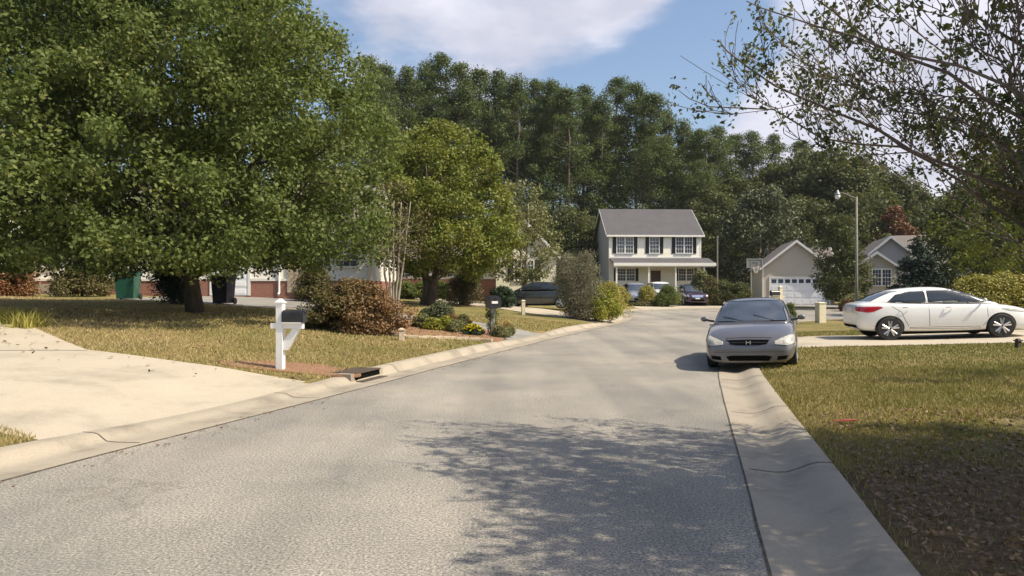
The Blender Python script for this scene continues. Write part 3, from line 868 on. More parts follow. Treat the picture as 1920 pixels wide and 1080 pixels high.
def garage_door(parent, x0, x1, z0, z1, y=0.0, lights=8):
    f = MB(); f.b(x0 - 0.12, x0, y - 0.04, y + 0.02, z0, z1 + 0.12); f.b(x1, x1 + 0.12, y - 0.04, y + 0.02, z0, z1 + 0.12); f.b(x0, x1, y - 0.04, y + 0.02, z1, z1 + 0.12)
    f.build('door_frame', M['trim'], parent)
    d = MB(); n = 4; hh = (z1 - z0) / n
    for k in range(n):
        d.b(x0, x1, y - 0.01, y + 0.03, z0 + k * hh + 0.008, z0 + (k + 1) * hh - 0.008)
        if k < n - 1 or not lights:
            m = max(2, int((x1 - x0) / 0.62))
            for j in range(m):
                a = x0 + (x1 - x0) * (j + 0.12) / m; b = x0 + (x1 - x0) * (j + 0.88) / m
                d.b(a, b, y - 0.022, y - 0.005, z0 + k * hh + 0.09, z0 + (k + 1) * hh - 0.09)
    d.b(x0, x1, y + 0.0, y + 0.02, z0, z1)
    g = d.build('garage_door', M['garage'], parent)
    if lights:
        p = MB()
        for j in range(lights):
            a = x0 + (x1 - x0) * (j + 0.14) / lights; b = x0 + (x1 - x0) * (j + 0.86) / lights
            p.b(a, b, y - 0.018, y + 0.01, z1 - hh + 0.14, z1 - 0.10)
        p.build('pane', M['glass'], g)


def gable_roof(parent, x0, x1, y0, y1, ze, rise, ridge='x', mat_=None, over=0.3, th=0.14, fascia=True, name='roof'):
    """gable roof over a rectangle; ridge along x or y"""
    mb = MB(); fb = MB()
    if ridge == 'x':
        ym = (y0 + y1) / 2; sl = rise / (ym - y0)
        A = [(y0 - over, ze - over * sl), (ym, ze + rise), (y1 + over, ze - over * sl), (y1 + over, ze - over * sl + th), (ym, ze + rise + th * 1.2), (y0 - over, ze - over * sl + th)]
        mb.prism(A, x0 - over, x1 + over, 'x')
        if fascia:
            fb.b(x0 - over - .01, x1 + over + .01, y0 - over - 0.11, y0 - over - 0.003, ze - over * sl - 0.03, ze - over * sl + th + 0.0)
            for xx in (x0 - over - 0.035, x1 + over + 0.003):
                fb.prism([(p[0], p[1] - 0.05) for p in A[:3]] + [(p[0], p[1] - 0.02) for p in A[3:]], xx, xx + 0.032, 'x')
    else:
        xm = (x0 + x1) / 2; sl = rise / (xm - x0)
        A = [(x0 - over, ze - over * sl), (xm, ze + rise), (x1 + over, ze - over * sl), (x1 + over, ze - over * sl + th), (xm, ze + rise + th * 1.2), (x0 - over, ze - over * sl + th)]
        mb.prism(A, y0 - over, y1 + over, 'y')
        if fascia:
            fb.prism([(p[0], p[1] - 0.07) for p in A[:3]] + [(p[0], p[1] - 0.005) for p in A[3:]], y0 - over - 0.035, y0 - over - 0.003, 'y')
    r = mb.build(name, mat_ or M['roof_grey'], parent)
    if fascia: fb.build('fascia', M['trim'], r)
    return r


def walls(parent, x0, x1, y0, y1, z0, ze, rise, ridge, mat_, name='wall'):
    mb = MB()
    if ridge == 'x':
        ym = (y0 + y1) / 2; mb.prism([(y0, z0), (y1, z0), (y1, ze), (ym, ze + rise - 0.01), (y0, ze)], x0, x1, 'x')
    elif ridge == 'y':
        xm = (x0 + x1) / 2; mb.prism([(x0, z0), (x1, z0), (x1, ze), (xm, ze + rise - 0.01), (x0, ze)], y0, y1, 'y')
    else: mb.b(x0, x1, y0, y1, z0, ze)
    return mb.build(name, mat_, parent)


# two-storey house with porch (front faces -y)
D2 = 72.0; s2 = F / D2
hx0 = X(1142, D2); hw = X(1316, D2) - hx0
g2 = gz(hx0 + hw / 2, D2)
h = thing('house', 'two-storey house with cream front, grey roof, black shutters and a full-width porch', 'house', (hx0, D2, 0), R(2.5))
zf_ = 1.15; ze = Z(441, D2); zpt = Z(485, D2)
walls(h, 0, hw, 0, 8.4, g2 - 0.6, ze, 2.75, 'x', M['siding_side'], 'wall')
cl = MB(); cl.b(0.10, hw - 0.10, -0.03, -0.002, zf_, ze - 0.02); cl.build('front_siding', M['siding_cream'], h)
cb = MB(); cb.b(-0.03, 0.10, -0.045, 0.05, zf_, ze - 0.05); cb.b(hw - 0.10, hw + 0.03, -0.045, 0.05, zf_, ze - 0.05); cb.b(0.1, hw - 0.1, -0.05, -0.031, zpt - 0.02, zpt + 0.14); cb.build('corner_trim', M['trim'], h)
gable_roof(h, 0, hw, 0, 8.4, ze, 2.75, 'x', M['roof_grey'], 0.28)
for a, b, two in ((1157, 1187, True), (1219, 1236, False), (1269, 1299, True)):
    window(h, X(a, D2) - hx0, X(b, D2) - hx0, Z(475, D2), Z(446, D2), -0.03, shutters=1, two=two, sh_w=0.36)
porch = MB(); porch.b(-0.05, hw + 0.5, -2.0, -0.002, g2 - 0.5, zf_ + 0.02); porch.build('porch_floor', M['kerb'], h)
pr = MB(); zpe = Z(497, D2 - 2.1)
pr.prism([(-2.25, zpe), (-0.035, zpt - 0.12), (-0.035, zpt + 0.02), (-2.25, zpe + 0.14)], 0.05, hw + 0.75, 'x')
pr.build('porch_roof', M['roof_grey'], h)
pt = MB(); pt.b(0.03, hw + 0.77, -2.36, -2.255, zpe - 0.12, zpe + 0.16); pt.b(0.1, hw + 0.7, -2.25, -2.05, zpe - 0.22, zpe - 0.005); pt.build('porch_beam', M['trim'], h)
for px in (1152, 1213, 1264, 1318):
    c = MB(); xx = X(px, D2 - 2) - hx0 + 0.1; c.b(xx - 0.07, xx + 0.07, -2.15, -2.01, zf_ + 0.02, zpe - 0.225); c.b(xx - 0.11, xx + 0.11, -2.19, -1.97, zf_ + 0.02, zf_ + 0.2, 0); c.build('column', M['trim'], h)
window(h, X(1158, D2) - hx0, X(1190, D2) - hx0, Z(527, D2), Z(505, D2), -0.03, shutters=1, two=True, sh_w=0.3)
window(h, X(1274, D2) - hx0, X(1302, D2) - hx0, Z(527, D2), Z(505, D2), -0.03, shutters=1, two=True, sh_w=0.3)
d = MB(); xa = X(1221, D2) - hx0; d.b(xa, xa + 0.95, -0.07, -0.031, zf_ + 0.03, zf_ + 2.1); d.build('door', M['door_wood'], h)
dk = MB(); dk.lathe([(0.0, 0), (0.035, 0.0), (0.04, 0.03), (0.0, 0.06)], 8, 'y', (xa + 0.85, -0.13, zf_ + 1.0)); dk.build('door_knob', M['chrome'], h)
st = MB()
for k in range(3): st.b(xa - 0.3, xa + 1.25, -2.0 - 0.3 * (3 - k), -2.003 - 0.3 * (2 - k), g2 - 0.5, zf_ - 0.12 * (3 - k))
st.build('steps', M['kerb'], h)

# garage house at the right of the bulb
D3 = 63.0
ax0 = X(1430, D3); ax1 = X(1549, D3)
h = thing('house', 'single-storey beige gabled house with a white double garage door', 'house', (ax0, D3, 0), R(-11))
w3 = ax1 - ax0; z3 = gz(ax0 + 2, D3); ze3 = Z(502, D3); rs3 = Z(455, D3) - ze3
walls(h, 0, w3, 0, 7.5, z3 - 0.5, ze3, rs3, 'y', M['siding_beige'])
gable_roof(h, 0, w3, 0, 7.5, ze3, rs3, 'y', M['roof_brown'], 0.3)
walls(h, 2.0, w3 + 2.0, 7.5, 13.5, z3 - 0.5, ze3, 2.0, 'x', M['siding_beige'], 'rear_wall')
gable_roof(h, 2.0, w3 + 2, 7.503, 13.5, ze3, 2.0, 'x', M['roof_brown'], 0.3, name='rear_roof')
garage_door(h, X(1444, D3) - ax0, X(1541, D3) - ax0, z3 + 0.03, Z(522.5, D3), 0.0, 8)
for xa_ in (-0.03, w3 - 0.09):
    cb = MB(); cb.b(xa_, xa_ + 0.12, -0.03, 0.05, z3, ze3); cb.build('corner_trim', M['trim'], h)

# grey house behind the spruce
D4 = 60.0
bx0 = X(1630, D4); h = thing('house', 'grey house with two white-edged gables half hidden by the spruce', 'house', (bx0, D4, 0), R(-17))
z4 = gz(bx0 + 2, D4)
walls(h, 0.25, 3.1, 0.8, 9.0, z4 - 0.4, Z(474, D4), Z(446, D4) - Z(474, D4), 'y', M['siding_grey'])
gable_roof(h, 0.25, 3.1, 0.8, 9.0, Z(474, D4), Z(446, D4) - Z(474, D4), 'y', M['roof_brown'], 0.3)
walls(h, -0.9, 1.95, 0, 0.79, z4 - 0.4, Z(500, D4), Z(476, D4) - Z(500, D4), 'y', M['siding_beige'], 'porch_wall')
gable_roof(h, -0.9, 1.95, 0, 0.75, Z(500, D4), Z(476, D4) - Z(500, D4), 'y', M['roof_brown'], 0.3, name='porch_roof')
walls(h, 3.1, 11.5, 3, 9.0, z4 - 0.4, Z(490, D4), 2.2, 'x', M['siding_grey'], 'side_wall')
gable_roof(h, 3.1, 11.5, 3, 9.0, Z(490, D4), 2.2, 'x', M['roof_brown'], 0.3, name='side_roof')
window(h, 0.25, 1.55, Z(536, D4), Z(507, D4), 0.0, two=True)

# left house with the white garage, behind the big tree
D5 = 37.0
cx0 = X(52, D5); h = thing('house', 'cream-sided house on a red brick base with a white garage door behind the big tree', 'house', (cx0, D5, 0))
z5 = 1.2; w5 = X(690, D5) - cx0
zb5 = Z(527, D5)
walls(h, 0, w5, 0, 9, z5 - 0.8, zb5, 0, '', M['brick'], 'brick_base')
walls(h, 0.02, w5 - 0.02, 0.03, 8.97, zb5, 4.5, 2.6, 'x', M['siding_white'])
gable_roof(h, 0, w5, 0, 9, 4.5, 2.6, 'x', M['roof_brown'], 0.35)
walls(h, -10, -0.4, -3.2, 5, z5 - 0.8, Z(498, D5), 0, '', M['brick'], 'brick_wing')
walls(h, -9.98, -0.42, -3.17, 4.97, Z(498, D5), 4.3, 2.2, 'x', M['siding_white'], 'wing_wall')
gable_roof(h, -10, -0.4, -3.2, 5, 4.3, 2.2, 'x', M['roof_brown'], 0.3, name='wing_roof')
cb = MB(); cb.b(-0.4, -0.26, -3.24, -3.1, z5 - 0.2, 4.2); cb.build('corner_trim', M['trim'], h)
garage_door(h, X(398, D5) - cx0, X(465, D5) - cx0, z5, Z(497, D5), 0.0, 0)
dp = MB(); dx = X(524, D5) - cx0; dp.tube([(dx, -0.06, 4.4), (dx, -0.06, z5 + 0.15), (dx + 0.05, -0.3, z5 + 0.05)], 0.055, 8); dp.build('downspout', M['white'], h)
for xa_, xb_ in ((X(465, D5) - cx0 + 0.13, w5), (0.1, X(290, D5) - cx0)):
    bd = MB(); bd.b(xa_, xb_, -0.04, 0.02, zb5 - 0.02, zb5 + 0.1); bd.build('band_board', M['trim'], h)
for a in (90, 180, 240, 600, 650): window(h, X(a, D5) - cx0 - 0.5, X(a, D5) - cx0 + 0.5, Z(500, D5), Z(455, D5), 0.03, two=False)
d = MB(); d.b(X(556, D5) - cx0 - 0.45, X(556, D5) - cx0 + 0.45, -0.05, 0.0, z5 + 0.15, z5 + 2.2); d.build('door', M['tan_stone'], h)
s_ = MB(); xs_ = X(105, D5) - cx0
for k in range(4): s_.b(xs_ - 0.9, xs_ + 0.9, -0.3 * (4 - k), -0.3 * (3 - k) - 0.003, z5 - 0.3, z5 + 0.17 * (k + 1) - 0.1)
s_.build('steps', M['kerb'], h)

# gable house farther along on the left
D6 = 48.0
ex0 = X(930, D6); h = thing('house', 'pale house with a steep cream gable behind the loose pale tree', 'house', (ex0, D6, 0))
z6 = gz(ex0, D6)
wd = X(1043, D6) - ex0
walls(h, 0, wd, 0, 8, z6 - 0.6, Z(478, D6), Z(420, D6) - Z(478, D6), 'y', M['siding_gable'])
gable_roof(h, 0, wd, 0, 8, Z(478, D6), Z(420, D6) - Z(478, D6), 'y', M['roof_brown'], 0.25)
walls(h, -9, -0.02, 1.2, 8, z6 - 0.6, Z(524, D6), 0, '', M['brick'], 'brick_base')
walls(h, -9, -0.02, 1.22, 7.98, Z(524, D6), Z(488, D6), 2.0, 'x', M['siding_white'], 'side_wall')
gable_roof(h, -9, -0.3, 1.2, 8, Z(488, D6), 2.0, 'x', M['roof_brown'], 0.3, name='side_roof')
window(h, 1.2, 2.4, Z(525, D6), Z(490, D6), 0, shutters=1, two=True)
window(h, -6, -5, Z(519, D6), Z(498, D6), 1.22, shutters=1)
window(h, -3.2, -2.2, Z(519, D6), Z(498, D6), 1.22, shutters=1)


# ------------------------------------------------------------ street furniture
def mailbox_body(parent, c, L_, w, hgt, door_dir, mat_, flag=True):
    """arched box with its long axis along door_dir; c = centre of the floor"""
    prof = [(-w / 2, 0), (w / 2, 0), (w / 2, hgt * 0.55)] + [(w / 2 * math.cos(a), hgt * 0.55 + hgt * 0.45 * math.sin(a)) for a in np.radians(np.arange(15, 180, 15))] + [(-w / 2, hgt * 0.55)]
    o = bpy.data.objects
    m = MB(); m.prism(prof, -L_ / 2, L_ / 2, 'x')
    b = m.build('box', mat_, parent, loc=c); b.rotation_euler = (0, 0, door_dir)
    f = MB(); f.prism([(p[0] * 1.04, p[1] * 1.03 - 0.003) for p in prof], L_ / 2 + 0.001, L_ / 2 + 0.022, 'x')
    f.box((L_ / 2 + 0.035, 0, hgt * 0.78), (0.03, 0.05, 0.02))
    f.build('box_door', mat_, b)
    return b


def post_mailbox(name, label, x, y, top, rotz, box_l=0.40, mat_=None, post=0.115, arm=True, group=None, z=None):
    z = gz(x, y) if z is None else z
    o = thing(name, label, 'mailbox', (x, y, z), rotz, group); hgt = top - z
    m = MB(); m.b(-post / 2, post / 2, -post / 2, post / 2, -0.15, hgt - 0.07)
    m.b(-post / 2 - 0.015, post / 2 + 0.015, -post / 2 - 0.015, post / 2 + 0.015, hgt - 0.075, hgt - 0.055)
    m.box((0, 0, hgt - 0.028), (post + 0.02, post + 0.02, 0.055), taper=0.25)
    m.build('post', mat_, o)
    za = hgt - 0.50
    a = MB(); a.b(-post / 2 - 0.10, -post / 2 - 0.001, -0.045, 0.045, za, za + 0.09); a.b(post / 2 + 0.001, post / 2 + 0.345, -0.045, 0.045, za, za + 0.09)
    a.b(post / 2 + 0.001, post / 2 + 0.33, -0.085, 0.085, za + 0.091, za + 0.108)
    a.build('arm', mat_, o)
    br = MB(); br.prism([(post / 2 + 0.002, za - 0.36), (post / 2 + 0.08, za - 0.36), (post / 2 + 0.30, za - 0.002), (post / 2 + 0.17, za - 0.002), (post / 2 + 0.002, za - 0.22)], -0.035, 0.035, 'y')
    br.build('brace', mat_, o)
    b = mailbox_body(o, (post / 2 + 0.175, 0, za + 0.11), box_l - 0.04, 0.165, 0.205, 0, M['black_metal'])
    fl = MB(); fl.b(-0.02, 0.14, -0.098, -0.088, 0.15, 0.17); fl.build('flag', M['black_metal'], b)
    return o


mx_, my_ = X(526, 12.55), 12.55
post_mailbox('mailbox', 'white-post mailbox with a black box at the edge of the brown mulch', mx_, my_, Z(561, 12.55), R(-8), mat_=M['white'])
post_mailbox('mailbox', 'cream post with a small dark mailbox just behind the grey sedan', X(1463, 30.2), 30.2, 1.66, R(195), mat_=M['cream_wood'], post=0.13)

# mailbox on the ivy-covered post by the flower bed
D = 22.0; px_ = X(923, D); zz = gz(px_, D)
o = thing('mailbox', 'black mailbox with a pale number plate on a leafy post beside the flower bed', 'mailbox', (px_, D, zz), R(-75))
m = MB(); m.b(-0.07, 0.07, -0.06, 0.06, -0.1, Z(578, D) - zz); m.build('post', M['grey_metal'], o)
b = mailbox_body(o, (0.10, 0, Z(578, D) - zz), 0.55, 0.34, 0.36, 0, M['black_metal'])
pl = MB(); pl.b(0.30, 0.306, -0.11, 0.07, 0.13, 0.20); pl.build('number_plate', M['trim'], b)
rng = np.random.default_rng(5)
C = np.stack([rng.normal(size=34) * 0.07, rng.normal(size=34) * 0.07, rng.random(34) * 0.72], -1)
link('ivy', quad_mesh('ivy', leaf_quads(C, np.full(34, 0.13), 34, 0.055, rng), M['leaf_pale']), o)


def square_post(name, label, cat, px, D, py_top, w, mat_, cap=True, group=None, z=None):
    x = X(px, D); z = gz(x, D) if z is None else z; hgt = Z(py_top, D) - z
    o = thing(name, label, cat, (x, D, z), R(12), group)
    m = MB(); m.b(-w / 2, w / 2, -w / 2, w / 2, -0.1, hgt - 0.04); m.build('shaft', mat_, o, bevel=0.006)
    c = MB(); c.b(-w / 2 - 0.02, w / 2 + 0.02, -w / 2 - 0.02, w / 2 + 0.02, hgt - 0.04, hgt - 0.015); c.box((0, 0, hgt), (w, w, 0.03), taper=0.6); c.build('cap', mat_, o)
    return o


square_post('stone_pillar', 'cream square pillar standing on the grass left of the white sedan', 'pillar', 1538.5, 30.6, 568, 0.31, M['cream_wood'])
square_post('marker_post', 'short tan marker post at the edge of the bed beside the rusty bush', 'post', 753, 18.6, 617, 0.14, M['tan_stone'])
square_post('marker_post', 'low cream post on the lawn beside the pale driveway, left of the grey twiggy shrub', 'post', 981, 33, 564, 0.15, M['cream_wood'])
square_post('marker_post', 'small reddish post in the grass below the front wheel of the white sedan', 'post', 1909, 16.0, 637, 0.09, M['iron'])


# storm drain inlet let into the left kerb
def near_edge(x, y):
    k = np.argmin((EDGE[:len(EDGE) // 2, 0] - x) ** 2 + (EDGE[:len(EDGE) // 2, 1] - y) ** 2); return k


k = near_edge(X(682, 12.9), 12.9)
ang = math.atan2(Tn[k][1], Tn[k][0]); pos = EDGE[k] + NO[k] * 0.62
o = thing('storm_drain', 'dark iron storm drain inlet set in the kerb right of the white mailbox post', 'storm drain', (pos[0], pos[1], 0), ang)
sgn = 1 if (NO[k] @ np.array([-math.sin(ang), math.cos(ang)])) > 0 else -1
lx = 0.45
m = MB(); m.b(-lx, lx, -0.32 if sgn < 0 else -0.16, 0.16 if sgn < 0 else 0.32, 0.125, 0.145); top_ = m.build('slab', M['iron'], o)
for xa_ in (-lx - 0.14, lx + 0.002):
    m = MB(); m.b(xa_, xa_ + 0.138, -0.14, 0.14, -0.02, 0.138); m.build('side_block', M['kerb'], o)
m = MB(); m.b(-lx, lx, -0.135 * sgn if sgn > 0 else -0.05, 0.05 if sgn > 0 else 0.135, 0.004, 0.124); m.build('opening', M['dark'], o)
m = MB(); m.b(-lx, lx, -0.30 if sgn > 0 else 0.14, -0.14 if sgn > 0 else 0.30, -0.03, 0.009); m.build('apron', M['iron'], o)


# wheeled bins
def bin_(label, px, D, pyb, w, hgt, mat_, rot=0):
    x = X(px, D); z = gz(x, D)
    o = thing('wheeled_bin', label, 'bin', (x, D, z), rot)
    m = MB(); n = 0
    m.box((0, 0, hgt * 0.46 + 0.03), (w * 0.82, w * 0.92, hgt * 0.88), taper=1.18)
    b = m.build('body', mat_, o, bevel=0.02)
    m = MB(); m.b(-w / 2 - 0.02, w / 2 + 0.02, -w / 2 * 1.12 - 0.04, w / 2 * 1.12, hgt * 0.905, hgt * 0.935); m.build('rim', mat_, b)
    m = MB(); m.box((0, 0.0, hgt * 0.965), (w + 0.05, w * 1.18, hgt * 0.055), taper=0.9); m.b(-w * 0.3, w * 0.3, -w * 0.65, -w * 0.55, hgt * 0.93, hgt * 0.95); m.build('lid', mat_, o)
    m = MB(); m.tube([(-w * 0.4, w * 0.66, hgt * 0.9), (w * 0.4, w * 0.66, hgt * 0.9)], 0.018, 8); m.box((-w * 0.4, w * 0.6, hgt * 0.9), (0.03, 0.12, 0.05)); m.box((w * 0.4, w * 0.6, hgt * 0.9), (0.03, 0.12, 0.05)); m.build('handle', mat_, o)
    for s in (-1, 1):
        m = MB(); m.lathe([(0.02, -0.03), (0.12, -0.03), (0.13, -0.015), (0.13, 0.015), (0.12, 0.03), (0.02, 0.03)], 16, 'x', (s * w * 0.48, w * 0.42, 0.13)); m.build('wheel', M['rubber'], o, smooth=False)


bin_('green wheeled bin standing against the house wall left of the big tree trunk', 240, 30.0, 556, 0.78, 1.14, M['bin_green'], R(8))
bin_('dark purple wheeled bin standing right of the big tree trunk', 419, 29.0, 567, 0.68, 1.12, M['bin_dark'], R(-6))

# street lamp
D = 48.0; x = X(1606, D); z = gz(x, D)
o = thing('street_lamp', 'tall grey street lamp with its arm reaching left above the garage tree', 'street lamp', (x, D, z))
zt = Z(370, D) - z
m = MB(); m.tube([(0, 0, -0.3), (0, 0, 2), (0, 0, zt)], [0.10, 0.09, 0.065], 12); m.build('pole', M['concrete_pole'], o, smooth=True)
m = MB(); m.tube([(0, 0, zt - 0.12), (-0.4, 0, zt + 0.05), (-0.8, 0, zt + 0.22), (-1.12, 0, zt + 0.30)], 0.035, 8); m.tube([(0, 0, zt - 0.55), (-0.45, 0, zt + 0.04)], 0.02, 6); m.build('arm', M['concrete_pole'], o, smooth=True)
m = MB(); m.lathe([(0.03, 0.42), (0.06, 0.40), (0.09, 0.26), (0.17, 0.16), (0.18, 0.10), (0.16, 0.08)], 14, 'z', (-1.22, 0, zt + 0.02)); hd = m.build('lamp_head', M['grey_metal'], o, smooth=True)
m = MB(); m.lathe([(0.15, 0.08), (0.17, 0.0), (0.14, -0.10), (0.07, -0.17), (0.01, -0.19)], 14, 'z', (-1.22, 0, zt + 0.02)); m.build('lens', M['white'], hd, smooth=True)

# basketball hoop
D = 58.0; x = X(1415, D); z = gz(x, D)
o = thing('basketball_hoop', 'basketball backboard with a hanging net on a pole left of the garage', 'basketball hoop', (x, D, z))
zb0, zb1 = Z(503, D) - z, Z(486, D) - z; bw = 0.62
m = MB(); m.tube([(0, 0.9, -0.2), (0, 0.9, zb0 - 0.3), (0, 0.12, zb0 + 0.35)], 0.05, 8); m.build('pole', M['grey_metal'], o)
m = MB()
for a, b, c, d_ in ((-bw, bw, zb1 - 0.06, zb1), (-bw, bw, zb0, zb0 + 0.06), (-bw, -bw + 0.06, zb0 + 0.06, zb1 - 0.06), (bw - 0.06, bw, zb0 + 0.06, zb1 - 0.06), (-0.28, 0.28, zb0 + 0.45, zb0 + 0.49), (-0.28, -0.24, zb0 + 0.061, zb0 + 0.449), (0.24, 0.28, zb0 + 0.061, zb0 + 0.449)):
    m.b(a, b, 0.0, 0.03, c, d_)
bb = m.build('backboard_frame', M['grey_metal'], o)
m = MB(); m.b(-bw + 0.06, bw - 0.06, 0.035, 0.05, zb0 + 0.06, zb1 - 0.06); m.build('backboard', plain('smoked_board', (0.20, 0.21, 0.20), 0.3), o)
m = MB(); m.tube([(0.23 * math.cos(a), -0.3 + 0.23 * math.sin(a), zb0 + 0.08) for a in np.linspace(0, 2 * PI, 17)], 0.015, 5); m.build('rim', M['red_lens'], o)
m = MB()
for a in np.linspace(0, 2 * PI, 11)[:-1]:
    for q in (1, -1): m.tube([(0.23 * math.cos(a), -0.3 + 0.23 * math.sin(a), zb0 + 0.07), (0.16 * math.cos(a + q * .3), -0.3 + 0.16 * math.sin(a + q * .3), zb0 - 0.18), (0.10 * math.cos(a + q * .6), -0.3 + 0.10 * math.sin(a + q * .6), zb0 - 0.42)], 0.016, 4)
m.build('net', M['white'], o)

# thin pole right of the two-storey house
D = 66.0; x = X(1345, D)
m = MB(); m.tube([(0, 0, -0.2), (0, 0, Z(447, D) - gz(x, D))], 0.07, 8); m.lathe([(0.0, 0), (0.1, 0.02), (0.1, 0.10), (0, 0.14)], 8, 'z', (0, 0, Z(447, D) - gz(x, D)))
o = m.build('pole', M['concrete_pole'], loc=(x, D, gz(x, D))); tag(o, 'thin bare pole standing right of the two-storey house', 'pole')


# ------------------------------------------------------------ cars
def eval_mesh(mb, levels, cutters=()):
    me = bpy.data.meshes.new('tmp'); me.from_pydata(mb.v, [], mb.f)
    bm = bmesh.new(); bm.from_mesh(me); bmesh.ops.remove_doubles(bm, verts=bm.verts, dist=1e-5); bmesh.ops.recalc_face_normals(bm, faces=bm.faces); bm.to_mesh(me); bm.free()
    o = bpy.data.objects.new('tmp', me); COL.objects.link(o)
    if levels:
        md = o.modifiers.new('s', 'SUBSURF'); md.levels = levels; md.render_levels = levels
    tmp = []
    for c in cutters:
        cm = bpy.data.meshes.new('c'); cm.from_pydata(c.v, [], c.f); b2 = bmesh.new(); b2.from_mesh(cm); bmesh.ops.recalc_face_normals(b2, faces=b2.faces); b2.to_mesh(cm); b2.free()
        co = bpy.data.objects.new('c', cm); COL.objects.link(co); tmp.append(co)
        bo = o.modifiers.new('b', 'BOOLEAN'); bo.operation = 'DIFFERENCE'; bo.object = co; bo.solver = 'EXACT'
    dg = bpy.context.evaluated_depsgraph_get(); dg.update()
    res = bpy.data.meshes.new_from_object(o.evaluated_get(dg))
    for t in tmp + [o]: bpy.data.objects.remove(t, do_unlink=True)
    return res


def loft(sections):
    m = MB(); k = len(sections[0])
    m.v = [tuple(p) for s in sections for p in s]
    for a in range(len(sections) - 1):
        for c in range(k): m.f.append((a * k + c, a * k + (c + 1) % k, (a + 1) * k + (c + 1) % k, (a + 1) * k + c))
    m.f.append(tuple(range(k - 1, -1, -1))); m.f.append(tuple((len(sections) - 1) * k + i for i in range(k)))
    m.m = [0] * len(m.f)
    return m


def lower_section(x, w, zl, zh, crown):
    h_ = zh - zl
    half = [(w * .80, zl), (w * .93, zl + .05), (w * .985, zl + .25 * h_), (w, zl + .5 * h_), (w * .995, zl + .70 * h_), (w * .965, zh - .055), (w * .90, zh - .008), (w * .55, zh + crown * .75)]
    return [(x, 0, zl)] + [(x, a, b) for a, b in half] + [(x, 0, zh + crown)] + [(x, -a, b) for a, b in reversed(half)]


def cabin_section(x, wb, wr, zb, zt, H_):
    def yy(z_): return wb - (wb - wr) * max(0, (z_ - zb)) / H_
    hh = zt - zb; e = min(0.09, hh * 0.4)
    half = [(wb, zb), (yy(zb + hh * .5), zb + hh * .5), (yy(zt - e), zt - e), (yy(zt) - e * .6, zt - e * .15), (yy(zt) * .5, zt + .02)]
    return [(x, 0, zb - 0.02)] + [(x, a, b) for a, b in half] + [(x, 0, zt + .03)] + [(x, -a, b) for a, b in reversed(half)]


class Caster:
    def __init__(s, meshes):
        vs = []; fs = []
        for me in meshes:
            b = len(vs); vs += [v.co.copy() for v in me.vertices]; fs += [tuple(i + b for i in p.vertices) for p in me.polygons]
        s.t = BVHTree.FromPolygons(vs, fs)

    def patch(s, outline, n, u, v, name, mat_, parent, off=0.006, step=0.05, thick=0.0, origin=(0, 0, 0)):
        """outline in the (u,v) plane, cast along -n on to the body; lies off metres proud of it"""
        n = Vector(n).normalized(); u = Vector(u).normalized(); v = Vector(v).normalized(); o_ = Vector(origin)
        pts = []
        for i in range(len(outline)):
            a = Vector(outline[i]); b = Vector(outline[(i + 1) % len(outline)]); k = max(1, int((b - a).length / step))
            for j in range(k): pts.append(a + (b - a) * j / k)
        nb = len(pts); xs_ = [p.x for p in pts]; ys_ = [p.y for p in pts]
        A = np.array([(p.x, p.y) for p in pts]); B = np.roll(A, -1, 0)
        gx, gy = np.meshgrid(np.arange(min(xs_), max(xs_), step), np.arange(min(ys_), max(ys_), step)); gx = gx.ravel(); gy = gy.ravel()
        ok = inside(A, gx, gy) & (seg_dist(A, B, gx, gy) > step * .35)
        vs, e, f, _, _, _ = delaunay_2d_cdt(pts + [Vector((float(a), float(b))) for a, b in zip(gx[ok], gy[ok])], [(i, (i + 1) % nb) for i in range(nb)], [], 1, 1e-6)
        V_ = []; last = None
        for p in vs:
            st_ = o_ + u * p.x + v * p.y + n * 5
            hit, nn, _, _ = s.t.ray_cast(st_, -n)
            if hit is None:
                hh, nn, _, _ = s.t.find_nearest(o_ + u * p.x + v * p.y + n * (last if last is not None else 1.0)); hit = hh
            last = (hit - o_).dot(n)
            if nn.dot(n) < 0: nn = -nn
            V_.append(hit + nn * off)
        me_b = MB(); fs = [tuple(t) for t in f]
        nrm = n
        me_b.add(V_, fs)
        # rim down into the body so that the patch has thickness
        me_b.add([V_[i] for i in range(nb)] + [V_[i] - nrm * (off + 0.01) for i in range(nb)], [(i, (i + 1) % nb, nb + (i + 1) % nb, nb + i) for i in range(nb)])
        ob = me_b.build(name, mat_, parent, recalc=True)
        me = ob.data
        return ob


def wheel(parent, x, y, r, w, spokes=5, side=1, rim='alloy', wide=0.09):
    m = MB(); hw = w / 2
    m.lathe([(r * .70, -hw), (r * .93, -hw), (r * .985, -hw * .8), (r, -hw * .4), (r, hw * .4), (r * .985, hw * .8), (r * .93, hw), (r * .73, hw), (r * .71, hw * .7)], 32, 'y', (0, 0, 0))
    wh = m.build('wheel', M['rubber'], parent, smooth=False, loc=(x, y, r))
    q = MB(); yf = side * hw * .86
    q.lathe([(r * .72, yf * .55), (r * .735, yf * 1.06), (r * .68, yf * 1.10), (r * .65, yf * .7), (r * .63, yf * .5)], 32, 'y')
    for k in range(spokes):
        a = 2 * PI * k / spokes + .3
        for da in (-.13, .13):
            p0 = (math.cos(a) * r * .08, yf * .95, math.sin(a) * r * .08); p1 = (math.cos(a + da * 1.5) * r * .67, yf * 1.0, math.sin(a + da * 1.5) * r * .67)
            q.tube([p0, p1], [r * .095, r * .085], 6)
    q.lathe([(r * .14, yf * .6), (r * .14, yf * 1.02), (r * .08, yf * 1.08)], 14, 'y')
    q.build('rim', M[rim], wh, smooth=False)
    d_ = MB(); d_.lathe([(r * .57, yf * .2), (r * .57, yf * .35), (r * .3, yf * .4)], 24, 'y'); d_.build('brake_disc', M['iron'], wh)
    return wh


